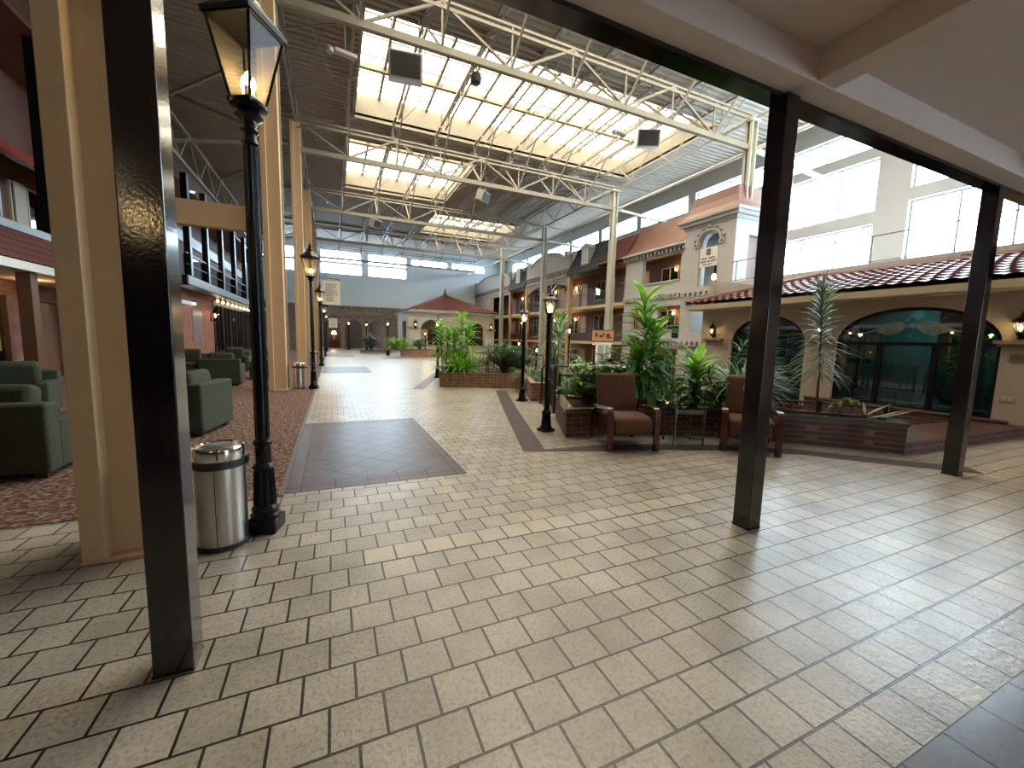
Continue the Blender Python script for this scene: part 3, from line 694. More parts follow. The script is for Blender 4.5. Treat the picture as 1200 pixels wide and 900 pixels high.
sofa(1.55, 'green sofa at left edge with its back to camera', (-3.27,5.66,0), 0)
s0 = sofa(.95, 'green armchair in open carpet right of the black post, facing left', (-1.98,7.25,0), R(79))
for loc, rz, lb in (((-2.82,13.6,0),R(2),'green armchair seen from behind near the first tan column'),
    ((-3.75,11.6,0),R(-80),'green armchair partly hidden by black post, arm toward camera'),
    ((-4.3,16.4,0),R(180),'green armchair facing camera in front of red brick wall'),
    ((-3.45,18.6,0),R(185),'green armchair facing camera near the dark storefront'),
    ((-4.75,9.2,0),R(195),'green armchair facing camera at left beyond the sofa'),
    ((-2.0,15.3,0),R(95),'green armchair behind the second tan column')):
    dup(s0, loc, rz, lb)
t = thing('side_table', 'small maroon side table on carpet beside left armchair', 'table', (-5.6,9.4,0))
MB().box(-.3,.3,-.3,.3,.46,.5).build('table_top', M['redwood'], t, bevel=.008)
MB().box(-.24,.24,-.24,.24,.03,.46).build('cabinet_body', M['redwood'], t)
MB().box(-.28,.28,-.28,.28,0,.04).build('base', M['redwood'], t)

# ------------------------------------------------------------------ patterned chairs (front +Y)
def lounge_chair(loc, rz, lb):
    t = thing('lounge_chair', lb, 'chair', loc, rz)
    for s in (-1, 1):
        x = s*.325
        pts = [(x,.42,0),(x,.425,.2),(x,.425,.42)] + [(x, .335+.09*math.cos(a), .44+.125*math.sin(a)) for a in [R(v) for v in (15,35,55,75,90)]] + [(x,.15,.555),(x,-.08,.535),(x,-.30,.50)]
        MB().sweep(pts, .075, .045).build('arm', M['redwood'], t, smooth=True)
        MB().sweep([(x,-.30,.51),(x,-.34,.3),(x,-.42,0)], .05, .05).build('rear_leg', M['redwood'], t)
        MB().lathe([(.03,0),(.042,.05),(.042,.1)], (x,.42,0), 10).build('front_foot', M['redwood'], t, smooth=True)
        MB().sweep([(x,.40,.24),(x,-.36,.2)], .04, .06).build('side_rail', M['redwood'], t)
    st = [(.40,.21),(.43,.30),(.42,.42),(.36,.455),(.15,.47),(-.1,.46),(-.25,.43),(-.27,.22)]
    MB().prism(st, -.275, .275, 'x').build('seat', M['tanfab'], t, bevel=.035)
    bk = [(-.19,.38),(-.15,.46),(-.24,.75),(-.315,.97),(-.36,1.0),(-.41,.985),(-.42,.94),(-.34,.62),(-.29,.38)]
    MB().prism(bk, -.285, .285, 'x').build('backrest', M['tanfab'], t, bevel=.04)
    return t
c0 = lounge_chair((3.80,4.60,0), R(162), 'patterned rust armchair left of glass side table')
dup(c0, (5.45,3.86,0), R(132), 'patterned rust armchair partly behind the middle black post')
t = thing('glass_table', 'small glass topped table between two patterned armchairs', 'table', (4.70,4.32,0), R(-24))
MB().lathe([(.36,.555),(.365,.56),(.36,.568)], (0,0,0), 8, R(22.5)).build('table_top', M['tableglass'], t)
ap = MB()
for k in range(4):
    a = R(45+90*k); ca, sa = math.cos(a)*.29, math.sin(a)*.29
    MB().lathe([(.014,0),(.022,.02),(.012,.05),(.014,.40),(.024,.43),(.016,.46),(.024,.49),(.014,.545)], (ca,sa,0), 10).build('leg', M['brass'], t, smooth=True)
    b = R(135+90*k); cb, sb = math.cos(b)*.29, math.sin(b)*.29
    ap.bar((ca,sa,.50),(cb,sb,.50),.02,.06)
ap.build('apron', M['brass'], t)
st = MB()
for k in (0, 1):
    a = R(45+90*k); st.bar((math.cos(a)*.29,math.sin(a)*.29,.10),(-math.cos(a)*.29,-math.sin(a)*.29,.10),.014,.02)
st.build('stretcher', M['brass'], t)

# ------------------------------------------------------------------ brick planters
def offset(poly, d):
    n = len(poly); out = []
    for i in range(n):
        p0, p1, p2 = Vector((*poly[i-1],0)), Vector((*poly[i],0)), Vector((*poly[(i+1) % n],0))
        a = (p1-p0).normalized(); b = (p2-p1).normalized(); na = Vector((-a.y,a.x,0)); nb = Vector((-b.y,b.x,0))
        m = (na+nb); m = m/max(.35, m.dot(na)) if m.length > .1 else na
        out.append((p1.x+m.x*d, p1.y+m.y*d))
    return out
def planter(name, poly, z0, h, lb, bm, cm, wt=.12, soil_d=.06, ct=.05):
    t = thing(name, lb, 'planter', (poly[0][0], poly[0][1], z0)); ox, oy = poly[0]
    P = [(x-ox, y-oy) for x, y in poly]; I = offset(P, wt); O = offset(P, -.015); n = len(P)
    def ring(a, b, za, zb):
        mb = MB()
        for i in range(n):
            j = (i+1) % n
            mb.add([(*a[i],za),(*a[j],za),(*b[j],za),(*b[i],za),(*a[i],zb),(*a[j],zb),(*b[j],zb),(*b[i],zb)],
                   [(0,3,2,1),(4,5,6,7),(0,1,5,4),(1,2,6,5),(2,3,7,6),(3,0,4,7)])
        return mb
    ring(P, I, 0, h-ct).build('brick_wall', M[bm], t)
    ring(O, I, h-ct, h).build('coping', M[cm], t)
    MB().prism(I, h-.2-soil_d, h-soil_d).build('soil', M['soil'], t)
    return t
BK = [(7.62,3.15),(7.15,3.80),(6.6,4.4),(6.0,5.1),(5.2,5.75),(4.4,6.2),(3.88,6.63)]
planter('brick_planter', PF + BK, 0, .44, 'low dark brick planter curving behind the patterned armchairs', 'brick_dark', 'coping')
PLL = [(2.93,11.95),(4.56,11.19),(5.28,10.95),(4.34,8.62),(4.85,8.45),(5.9,10.6),(6.6,12.4),(5.2,13.6),(3.55,13.9)]
planter('brick_planter', PLL, 0, .44, 'brick planter of bushy bright plants left of the stair', 'brick_planter', 'coping_tan')
planter('brick_planter', [(4.7,30.9),(9.4,30.6),(9.6,32.6),(4.9,32.8)], 0, .55, 'far brick planter with spider plant before white kiosk', 'brick_planter', 'coping_tan')
planter('rock_garden', [(2.2,37.6),(4.6,36.6),(5.0,39),(2.6,40)], 0, .22, 'low planting bed edged with pale stones by far arches', 'stone', 'coping')
# step platform by the pool windows
t = thing('brick_step', 'low brick step platform below the arched pool window', 'step', (7.25,2.8,0))
pl = [(0,0),(3.75,-.08),(3.75,.55),(1.6,.62),(.45,.42)]
MB().prism(pl, 0, .15).build('riser', M['brick_dark'], t); MB().prism(offset(pl, -.02), .15, .175).build('tread', M['brick_step'], t)

# ------------------------------------------------------------------ railings
def railing(pts, z, h, lb, name='railing', step=.13, r=.013, top=.02, rails=(.08,), post=1.4):
    t = thing(name, lb, 'railing', (*pts[0], z)); ox, oy = pts[0]; P = [Vector((x-ox, y-oy, 0)) for x, y in pts]
    tr = MB(); bal = MB(); nposts = 0
    for a, b in zip(P, P[1:]):
        tr.bar(a+Vector((0,0,h)), b+Vector((0,0,h)), .04, .03)
        for q in rails: MB().bar(a+Vector((0,0,q)), b+Vector((0,0,q)), .025, .02).build('bottom_rail', M['rail_iron'], t)
        n = max(1, int((b-a).length/step))
        for k in range(n): 
            p = a+(b-a)*k/n; bal.bar(p+Vector((0,0,rails[0])), p+Vector((0,0,h)), r)
    tr.build('handrail', M['rail_iron'], t); bal.build('balusters', M['rail_iron'], t)
    for p in P:
        MB().bar(p, p+Vector((0,0,h+.04)), .045).build('post', M['rail_iron'], t)
    return t
railing([(7.72,3.25),(7.25,3.92),(6.7,4.5),(6.1,5.2)], 0, .56, 'black railing behind right end of the dark planter, below pool windows')
railing([(6.05,5.3),(5.3,5.9),(4.5,6.35),(4.0,6.75)], 0, .80, 'black railing behind tall green plants near the armchairs')
railing([(6.1,10.6),(6.75,12.3),(5.4,13.8),(3.7,14.1)], 0, .95, 'black railing around back of the bushy planter', post=1)
railing([(4.05,7.0),(4.5,8.1)], 0, .9, 'short black gate railing across the top of the stair', step=.16)
t = thing('handrail', 'bent black pipe handrail beside lantern post at the stair', 'handrail', (4.45,8.30,0))
MB().tube([(0,0,0),(0,0,.80),(.05,0,.86),(.25,-.1,.88),(.7,-.35,.88),(.75,-.38,.83),(.78,-.4,.2)], .022, 8).build('pipe', M['rail_iron'], t, smooth=True)
MB().lathe([(.05,0),(.05,.02)], (0,0,0), 12).build('flange', M['rail_iron'], t)

# ------------------------------------------------------------------ plants
rnd = random.Random(11)
def corn_plant(name, loc, lb, stems, m, nl=46, L=(.38,.6), W=.06, droop=1.5, span=.6, top=None, el=(0.1,1.1), group=None, topm=None):
    """cane plants: each stem carries spiralling strap leaves on its upper part"""
    t = thing(name, lb, 'plant', loc)
    for (dx, dy, h, lean, az) in stems:
        tipx, tipy = dx+lean*math.cos(az), dy+lean*math.sin(az); n = 6
        pts = [(dx+(tipx-dx)*(k/n)**1.5, dy+(tipy-dy)*(k/n)**1.5, h*k/n) for k in range(n+1)]
        MB().tube(pts, [.022-.012*k/n for k in range(n+1)], 7).build('stem', M['stem'], t, smooth=True)
        f = MB(); ft = MB()
        for i in range(nl):
            u = i/(nl-1); q = 1-span*(1-u); k = min(n-1, int(q*n)); v = q*n-k
            p = Vector(pts[k]).lerp(Vector(pts[k+1]), v)
            e = el[0]+(el[1]-el[0])*u+rnd.uniform(-.15,.15)
            (ft if u > .72 and topm else f).leaf(p, i*2.4+rnd.uniform(-.3,.3), e, rnd.uniform(*L)*(1-.25*u), W*rnd.uniform(.85,1.15), droop*rnd.uniform(.7,1.2)*(1-.35*u), 6)
        f.build('foliage', M[m], t, smooth=True, rec=False)
        if ft.v: ft.build('crown_leaves', M[topm], t, smooth=True, rec=False)
    return t
def tuft(name, loc, lb, m, n=70, L=(.5,.8), W=.03, droop=1.9, el=(.5,1.4), r=.08, group=None, m2=None):
    t = thing(name, lb, 'plant', loc); f = MB(); g = MB()
    for i in range(n):
        a = rnd.uniform(0, 2*PI); q = rnd.uniform(0, r)
        (g if m2 and i % 3 == 0 else f).leaf((q*math.cos(a), q*math.sin(a), 0), a+rnd.uniform(-.4,.4), rnd.uniform(*el), rnd.uniform(*L), W*rnd.uniform(.7,1.2), droop*rnd.uniform(.6,1.2), 7)
    f.build('foliage', M[m], t, smooth=True, rec=False)
    if g.v: g.build('pale_leaves', M[m2], t, smooth=True, rec=False)
    MB().lathe([(.04,-.05),(.05,.03),(.02,.08)], (0,0,0), 8).build('crown', M['stem'], t)
    return t
def shrub(name, loc, lb, m, h=.9, rad=.4, n=42, lf=7, L=.16, W=.055, m2=None):
    """branching bush with whorls of small leaves"""
    t = thing(name, lb, 'plant', loc); st = MB(); f = MB(); g = MB()
    for i in range(n):
        a = rnd.uniform(0, 2*PI); q = rad*math.sqrt(rnd.random()); zz = h*(.35+.65*rnd.random())*(1-.35*(q/rad)**2)
        tip = Vector((q*math.cos(a), q*math.sin(a), zz)); mid = Vector((q*.35*math.cos(a), q*.35*math.sin(a), zz*.55))
        st.tube([(0,0,-.05), mid, tip], [.012,.008,.004], 5)
        for k in range(lf):
            (g if m2 and i % 3 == 0 else f).leaf(tip, 2*PI*k/lf+rnd.uniform(-.3,.3), rnd.uniform(-.1,.55), L*rnd.uniform(.8,1.2), W, rnd.uniform(.4,1.1), 4)
            if k % 2 == 0: f.leaf(mid.lerp(tip, .6), 2*PI*k/lf+rnd.uniform(-.4,.4), rnd.uniform(0,.7), L*1.1, W, .8, 4)
    st.build('branches', M['stem'], t); f.build('foliage', M[m], t, smooth=True, rec=False)
    if g.v: g.build('pale_leaves', M[m2], t, smooth=True, rec=False)
    return t
SZ = .36
corn_plant('corn_plant', (5.0,5.45,SZ), 'tallest bright corn plant behind left armchair', [(0,0,1.85,.12,2.5),(.08,.05,1.35,.15,.4),(-.1,.05,1.0,.15,3.4)], 'leaf_mid', nl=62, L=(.58,.85), W=.12, span=.74, droop=1.9, topm='leaf_bright')
corn_plant('corn_plant', (5.55,4.95,SZ), 'shorter bright corn plant behind the glass side table', [(0,0,.78,.06,0),(.12,.06,.6,.12,1)], 'leaf_mid', nl=44, L=(.55,.78), W=.12, span=.8, droop=1.7, topm='leaf_bright')
shrub('umbrella_shrub', (4.0,5.75,SZ), 'leafy green umbrella shrub at left end of dark planter', 'leaf_mid', h=.92, rad=.5, n=60, m2='leaf_bright', L=.15, W=.06)
shrub('umbrella_shrub', (4.45,6.0,SZ), 'dark glossy shrub between umbrella shrub and tallest corn plant', 'leaf_dark', h=1.05, rad=.48, n=55, m2='leaf_mid', L=.17, W=.07)
t = corn_plant('dragon_tree', (5.9,4.72,SZ), 'bare stemmed dragon tree leaning right behind glass table', [(0,0,1.1,.55,.1),(.03,.02,.75,.25,-.3),(-.05,0,.62,.2,2.9)], 'leaf_dark', nl=16, L=(.3,.42), W=.035, span=.25, droop=.9)
tuft('strap_plant', (6.3,4.6,SZ+.25), 'grassy arching strap plant just left of the middle post', 'leaf_mid', n=210, L=(.7,1.1), W=.034, m2='leaf_grey', r=.18)
corn_plant('song_plant', (6.98,3.82,SZ), 'tall silver striped narrow leaf plant right of middle post', [(0,0,1.95,.08,2.2)], 'leaf_grey', nl=300, L=(.28,.62), W=.03, span=.66, droop=1.2, el=(-.2,1.2))
corn_plant('song_plant', (6.3,4.25,SZ), 'silver striped narrow leaf plant behind the middle post', [(0,0,1.45,.2,1.2)], 'leaf_grey', nl=240, L=(.34,.52), W=.03, span=.8, droop=1.0, el=(-.1,1.2))
shrub('green_shrub', (6.0,4.55,SZ), 'small green shrub between glass table and right armchair', 'leaf_mid', h=.6, rad=.35, n=32, m2='leaf_bright', L=.17, W=.05)
def succulent(loc, lb):
    t = thing('kalanchoe', lb, 'plant', loc)
    MB().tube([(0,0,0),(.12,-.05,.2),(.35,-.1,.27)], [.02,.016,.012], 7).build('stem', M['stem'], t, smooth=True)
    for (c, s) in (((0,0,.16),1),((.18,-.04,.24),.9),((.33,-.08,.22),.7)):
        f = MB()
        for i in range(46):
            a = i*2.4; e = 1.4-1.5*i/46; f.leaf(Vector(c)+Vector((0,0,.0)), a, e, .12*s, .05*s, .5, 4)
        f.build('rosette', M['leaf_yellow'], t, smooth=True, rec=False)
    return t
succulent((6.97,3.55,.38), 'yellow green rosette succulent in narrow end of dark planter')
t = thing('agave', 'pale grey spiky stalk plant leaning right in front of pool window', 'plant', (7.25,3.3,.36))
f = MB(); f.leaf((0,0,.1), -.4, .5, .42, .06, .1, 5); f.leaf((.05,0,.05), -.5, .25, .62, .05, -.1, 5); f.leaf((.1,-.05,.05), -.35, .18, .75, .045, -.1, 5); f.leaf((0,0,.1), .6, .7, .3, .05, .2, 5); f.leaf((0,0,.1), 2.6, .8, .3, .05, .3, 5)
f.build('leaves', M['leaf_grey'], t, rec=False); MB().tube([(0,0,-.05),(0,0,.12)], .03, 8).build('stem', M['stem'], t)
t = tuft('trailing_fern', (7.5,3.25,.30), 'small yellow green trailing fern at tip of dark planter', 'leaf_yellow', n=26, L=(.2,.36), W=.03, droop=2.0, el=(.2,1.0))
# bushy planter, left of the stair
corn_plant('corn_plant', (3.75,12.5,SZ), 'tall bright corn plant over left part of bushy planter', [(0,0,1.75,.1,1),(.18,.1,1.45,.15,0),(-.12,0,1.2,.1,3)], 'leaf_bright', nl=58, L=(.5,.75), W=.11, span=.72, droop=1.8)
corn_plant('corn_plant', (3.25,12.9,SZ), 'bright corn plant at far left of bushy planter', [(0,0,1.5,.1,2.5),(.15,.1,1.25,.1,0)], 'leaf_bright', nl=60, L=(.45,.65), W=.09, span=.65)
tuft('spider_plant', (3.6,12.15,SZ), 'broad spider plant spilling over left front of bushy planter', 'leaf_bright', n=260, L=(.6,.95), W=.065, droop=1.4, el=(.6,1.5), r=.3, m2='leaf_mid')
corn_plant('dry_plant', (4.55,12.3,SZ), 'straw coloured dry plant mid bushy planter', [(0,0,.95,.1,0),(.12,.1,.7,.1,1.5)], 'leaf_dry', nl=34, L=(.25,.4), W=.035, span=.85)
shrub('fern_bush', (5.0,11.9,SZ), 'dark ferny bush at right of bushy planter', 'leaf_dark', h=1.05, rad=.75, n=80, m2='leaf_mid', L=.24, W=.05)
shrub('fern_bush', (5.75,12.4,SZ), 'dark ferny bush at back of bushy planter', 'leaf_dark', h=.95, rad=.6, n=60, L=.24, W=.05)
tuft('spider_plant', (5.1,10.3,SZ), 'spider plant drooping beside lantern post at the stair', 'leaf_grey', n=80, L=(.5,.8), W=.04, el=(.3,1.3), r=.2)
corn_plant('screw_pine', (6.1,11.0,SZ-.2), 'tall screw pine with long narrow leaves behind two lantern posts', [(0,0,2.5,.2,1.2),(.3,.1,1.6,.25,.2)], 'leaf_grey', nl=64, L=(.8,1.25), W=.05, span=.75, droop=1.5, el=(.0,1.2))
corn_plant('screw_pine', (5.6,9.6,SZ-.2), 'narrow leaved screw pine just right of stair lantern post', [(0,0,1.9,.15,.6)], 'leaf_mid', nl=54, L=(.6,.95), W=.045, span=.8, droop=1.5, el=(.0,1.2))
# far plants
tuft('spider_plant', (4.55,31.5,.5), 'far round spider plant on the distant brick planter', 'leaf_bright', n=190, L=(1.0,1.5), W=.1, el=(.5,1.5), r=.45, droop=1.35, m2='leaf_grey')
shrub('green_shrub', (3.2,38.2,.18), 'far dark shrub in the low stone edged bed', 'leaf_dark', h=1.6, rad=.9, n=40, L=.4, W=.1)
shrub('green_shrub', (6.2,31.7,.5), 'far green shrub on brick planter right of spider plant', 'leaf_mid', h=1.0, rad=.6, n=36, L=.3, W=.08)
# plants in the sunken court
for i, (x, y, z, h, r_, lb) in enumerate(((8.2,9.6,-1.25,1.9,.9,'large dark bush in sunken court behind tallest corn plant'),(7.2,11.8,-1.25,1.9,.9,'large dark bush in sunken court near the stair'),(12.2,12.5,-1.25,1.8,.8,'dark bush in sunken court before cream gallery'))):
    shrub('court_bush', (x, y, z), lb, 'leaf_dark', h=h, rad=r_, n=60, m2='leaf_mid', L=.32, W=.1)
# ------------------------------------------------------------------ pool house (wall on x = 11)
A1 = (3.12, 5.76, 1.64, 2.34); A2 = (6.45, 8.55, 1.55, 2.30)
w = wall_x(11, 11.25, -8, 9.65, -1.3, 2.75, [(A1[0],A1[1],.22,A1[3]),(A2[0],A2[1],-.35,A2[3])])
arch_fill_x(w, 11, 11.25, *A1, 20); arch_fill_x(w, 11, 11.25, *A2, 18)
wall_y(9.45, 9.65, 11.25, 14.0, -1.3, 3.5, [], w)
struct('wall_pool_house', w, M['stucco_tan'])
bb = MB().box(10.93, 11.0, 2.9, 6.3, -1.3, .22).box(10.93, 11.0, 6.3, 9.6, -1.3, -.35+.3)
bb.box(10.9, 11.02, 2.9, 6.3, .2, .24).box(10.9, 11.02, 6.3, 9.6, -.07, -.03)
trim(bb, 'brick_dark')
def arch_window(A, sill, tr, mulls, fm, pm, scroll=False):
    y0, y1, zs, zt = A; c, r = (y0+y1)/2, (y1-y0)/2; X = 11.1; NW[0] += 1
    f = MB(); pts = [(X, y0+.02, sill), (X, y0+.02, zs)] + [(X, y, z-.02) for y, z in arc(c, zs, r-.02, zt-zs, PI, 0, 24)] + [(X, y1-.02, sill)]
    for a, b in zip(pts, pts[1:]): f.bar(a, b, .09, .06, up=(1,0,0))
    f.bar((X,y0,sill+.02),(X,y1,sill+.02),.09,.06).bar((X,y0,tr),(X,y1,tr),.09,.07)
    for m in mulls: f.bar((X,m,sill),(X,m,tr),.09,.07,up=(1,0,0))
    wn = struct('window_%d' % NW[0], f, M[fm])
    g = MB().prism([(y0+.03, sill+.03), (y1-.03, sill+.03)] + list(reversed(arc(c, zs, r-.03, zt-zs-.03, PI, 0, 24))), X-.004, X+.004, 'x'); g.build('pane', M[pm], wn)
    if scroll:
        e = MB()
        for s in (-1, 1):
            for q in range(9):
                g_ = -1+q/4
                pp = [(X-.012, c+s*(.05+.55*u), zs+.33-.12*u+.15*g_*math.sin(PI*u)*(1-.3*u)) for u in [k/14 for k in range(15)]]
                e.tube(pp, .009, 5)
            e.tube([(X-.012, c+s*(.30+.09*math.cos(t)), zs+.30+.04*math.sin(t)) for t in [2*PI*k/16 for k in range(17)]], .008, 5)
            for q in (0, .025, .05): e.tube([(X-.012, c+s*.42, zs+.36-q), (X-.012, c+s*.62, zs+.24-q*.6), (X-.012, c+s*.82, zs+.17), (X-.012, c+s*.95, zs+.17)], .006, 5)
            e.tube([(X-.012, c+s*(.98+.06*math.cos(t)), zs+.2+.05*math.sin(t)) for t in [2*PI*k/12 for k in range(13)]], .006, 5)
        e.tube([(X-.012, c-.1, zs+.42), (X-.012, c, zs+.52), (X-.012, c+.1, zs+.42)], .012, 5)
        for k in range(3): e.lathe([(.001,-.02),(.022,0),(.001,.02)], (X-.015, c, zs+.22-.06*k), 8)
        e.build('etched_scroll', M['etch'], wn)
arch_window(A1, .22, 1.58, [4.93, 4.02], 'dark', 'tealglass', True)
arch_window(A2, -.35, 1.5, [7.5], 'dark', 'tealglass')
# pool room behind the glass
struct('wall_pool_room', MB().box(15.2, 15.35, -2, 9.4, -.8, 2.9).box(11.3, 15.2, 9.2, 9.4, -.8, 2.9).box(11.3, 15.2, -2.1, -2, -.8, 2.9), M['teal'])
struct('ceiling_pool_room', MB().box(11.26, 15.3, -2, 9.4, 2.62, 2.74), M['teal'])
struct('floor_pool_room', MB().box(11.25, 15.3, -2, 9.4, -.8, -.3), M['coping'])
trim(MB().box(13.2, 13.3, -2, 9.2, .35, .5).box(14.1, 15.2, 4.2, 5.1, -.3, 2.62), 'teal')
t = thing('pool_bench', 'pale bench rail seen through the arched pool window', 'bench', (12.6, 4.8, -.3))
MB().box(-.25,.25,-1.2,1.2,.42,.5).build('seat', M['white'], t)
for y in (-1.05, 1.05): MB().box(-.2,.2,y-.05,y+.05,0,.42).build('leg', M['white'], t)
for y in (1.5, 5.6): glow('pool_room_lamp', (14.2, y, 2.4), 34, (.55,1,.95), None, .12)
def wall_lantern(loc, lb, d=(-1,0), sc=1, led=True):
    t = thing('wall_lantern', lb, 'lamp', loc, math.atan2(d[1], d[0])); t.scale = (sc,sc,sc)   # +x points away from the wall
    MB().box(-.005,.02,-.05,.05,-.1,.16).build('back_plate', M['iron'], t, bevel=.006)
    MB().tube([(0,0,-.06),(.07,0,-.1),(.12,0,-.06),(.12,0,-.02)], .014, 7).build('bracket', M['iron'], t, smooth=True)
    f = MB(); fr = MB(); ring_frame(fr, 6, .05, 0, .085, .17, .009, 0); fr.lathe([(.02,-.06),(.045,-.02),(.055,0)], (0,0,0), 6); f.add([(x+.12,y,z) for x,y,z in fr.v], fr.f); f.build('lantern_frame', M['iron'], t)
    MB().lathe([(.11,.165),(.11,.18),(.07,.23),(.03,.26),(.03,.28),(.012,.30),(.018,.32),(.002,.36)], (.12,0,0), 6).build('lantern_roof', M['iron'], t)
    MB().lathe([(.048,0),(.08,.165)], (.12,0,0), 6, cap=False).build('lantern_glass', M['lampglass'], t)
    MB().lathe([(.01,.02),(.026,.05),(.028,.09),(.004,.14)], (.12,0,0), 10).build('bulb', M['bulb_soft'], t, smooth=True)
    return t
for y, lb in ((2.90,'black wall lantern at right edge of pool house'),(6.08,'black wall lantern between the two pool house arches'),(9.15,'black wall lantern at left corner of pool house')):
    trim(MB().box(10.88, 11.0, y-.32, y+.30, 1.60, 1.66).box(10.92, 11.0, y-.28, y+.26, 1.55, 1.60), 'coping_tan')
    o = wall_lantern((11.0, y, 1.80), lb, (-1,0), 1.05)
glow('lantern_glow', (10.8, 2.90, 1.92), 4, (1,.75,.4)); glow('lantern_glow', (10.8, 9.15, 1.92), 3, (1,.75,.4))
t = thing('wall_plaque', 'small dark plaque on wall under right pool house lantern', 'sign', (11.0, 2.86, 1.36))
MB().box(-.02,0,-.14,.14,-.07,.07).build('plate', M['coping_tan'], t); MB().box(-.024,-.02,-.1,.1,.0,.02).box(-.024,-.02,-.1,.06,-.035,-.02).build('lettering', M['ink'], t)
t = thing('socket_plate', 'pale socket plate low on pool house wall', 'socket', (11.0, 2.95, .62))
MB().box(-.015,0,-.1,.1,-.05,.05).build('plate', M['stucco_tan'], t, bevel=.004); MB().box(-.02,-.015,-.07,-.01,-.03,.03).box(-.02,-.015,.01,.07,-.03,.03).build('sockets', M['tan_trim'], t)
# tiled roof of the pool house: barrel tiles in courses
def barrel_roof(mb, p0, p1, q0, q1, pitch=.23, courses=8, amp=.035, lift=.03):
    """p0-p1 eave line, q0-q1 ridge line"""
    p0, p1, q0, q1 = map(Vector, (p0, p1, q0, q1)); n = max(1, round((p1-p0).length/pitch)); K = 6; cols = n*K
    up = (p1-p0).cross(q0-p0).normalized()
    if up.z < 0: up = -up
    vs = []; fs = []; rows = []
    for c in range(courses):
        rows += [(c/courses, 0), ((c+1)/courses-.001, 1)]
    for t, tr in rows:
        a, b = p0.lerp(q0, t), p1.lerp(q1, t)
        for k in range(cols+1):
            u = k/cols; h = amp*abs(math.sin(PI*k/K)) if True else 0
            vs.append(a.lerp(b, u) + up*(h + lift*(1-tr)))
    m = cols+1
    for r in range(len(rows)-1):
        for k in range(cols): fs.append((r*m+k, r*m+k+1, (r+1)*m+k+1, (r+1)*m+k))
    return mb.add(vs, fs)
t = thing('tiled_roof', 'plum barrel tile roof over the pool house', 'roof', (10.5, 9.8, 2.72))
L0 = lambda x, y, z: (x-10.5, y-9.8, z-2.72)
barrel_roof(MB(), L0(10.45,-6,2.72), L0(10.45,9.85,2.72), L0(13.4,-6,3.54), L0(13.4,7.6,3.54), .25, 9, .032, .05).build('front_tiles', M['plumtile'], t, smooth=True, rec=False)
barrel_roof(MB(), L0(10.45,9.85,2.72), L0(14.5,9.85,2.72), L0(13.4,7.6,3.54), L0(14.5,7.6,3.54)).build('side_tiles', M['plumtile'], t, smooth=True, rec=False)
MB().tube([L0(10.45,9.87,2.78), L0(13.4,7.6,3.60)], .08, 8).build('hip_tiles', M['plumtile'], t, smooth=True)
MB().tube([L0(13.4,7.6,3.58), L0(13.4,-6,3.58)], .07, 8).tube([L0(13.4,4.6,3.62), L0(15.5,3.6,3.68)], .09, 8).build('ridge_tiles', M['plumtile'], t, smooth=True)
MB().box(-.03,.0,-15.8,.03,-.17,-.03).box(0,.5,-15.8,.0,-.19,-.15).build('fascia', M['tan_trim'], t)
MB().prism([(.02,-.14),(4,-.14),(4,.74),(2.95,.74)], -15.8, -2.3, 'y').build('underlay', M['tan_trim'], t)
# terrace above
struct('wall_terrace', MB().box(13.45, 21.5, -8, 11.3, 3.52, 3.78).box(13.45, 13.6, -8, 11.3, 3.2, 3.52), M['white_wall'])
t = thing('terrace_railing', 'thin wire railing along terrace above pool house roof', 'railing', (13.6, -6, 3.78))
MB().tube([(0,0,.74),(0,16.8,.74)], .014, 6).build('handrail', M['rail_iron'], t); MB().tube([(0,0,.06),(0,16.8,.06)], .012, 6).build('bottom_rail', M['rail_iron'], t)
for k in range(9): MB().bar((0,.2+2.05*k,0),(0,.2+2.05*k,.74),.022).build('post', M['rail_iron'], t)

# ------------------------------------------------------------------ guest room gallery along x = 17.5
F, B = 17.5, 19.1
LV = [-1.25, 1.45, 4.05]
struct('floor_gallery_middle', MB().box(F, B, 15.0, 52, 1.32, 1.52), M['slab'])
struct('floor_gallery_upper', MB().box(F, B, 15.0, 52, 3.92, 4.12), M['slab'])
struct('ceiling_gallery', MB().box(F+.2, B, 15, 52, 6.75, 6.9), M['darkwall'])
ND = [0]; dops = []; plan = []
y = 17.4
while y < 50:
    for z in LV:
        plan += [('d', y+.2, y+1.1, z+.12, z+2.12), ('w', y+1.35, y+2.75, z+.65, z+2.1)]
    y += 3.55
struct('wall_gallery_back', wall_x(B, B+.2, 13.4, 52, -1.3, 6.9, [p[1:] for p in plan]), M['darkwall'])
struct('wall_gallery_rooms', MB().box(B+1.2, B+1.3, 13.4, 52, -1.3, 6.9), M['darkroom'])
for k, a, b, z0, z1 in plan:
    if k == 'd':
        ND[0] += 1; d = struct('door_%d' % ND[0], MB().box(B+.02, B+.08, a+.05, b-.05, z0, z1-.05), M['door'])
        MB().box(B-.03, B+.1, a, a+.06, z0, z1).box(B-.03, B+.1, b-.06, b, z0, z1).box(B-.03, B+.1, a, b, z1-.06, z1).build('door_frame', M['tan_trim'], d)
        MB().box(B-.03, B+.02, a+.13, a+.17, z0+.95, z0+1.0).build('door_handle', M['brass'], d)
    else:
        window_x(B+.06, a, b, z0, z1, [(a+b)/2], 'tan_trim', 'darkglass', .05, .1)
        cu = MB(); n = 14
        for q in range(n):
            ya = a+.03+(b-a-.06)*q/n
            if n*.42 < q < n*.6: continue
            cu.box(B+.2+.03*(q % 2), B+.23+.03*(q % 2), ya, ya+(b-a)/n, z0, z1)
        tag(cu.build('curtain', M['curtain']), 'pale curtain hanging in a gallery room window', 'curtain', 'room curtains of the gallery')
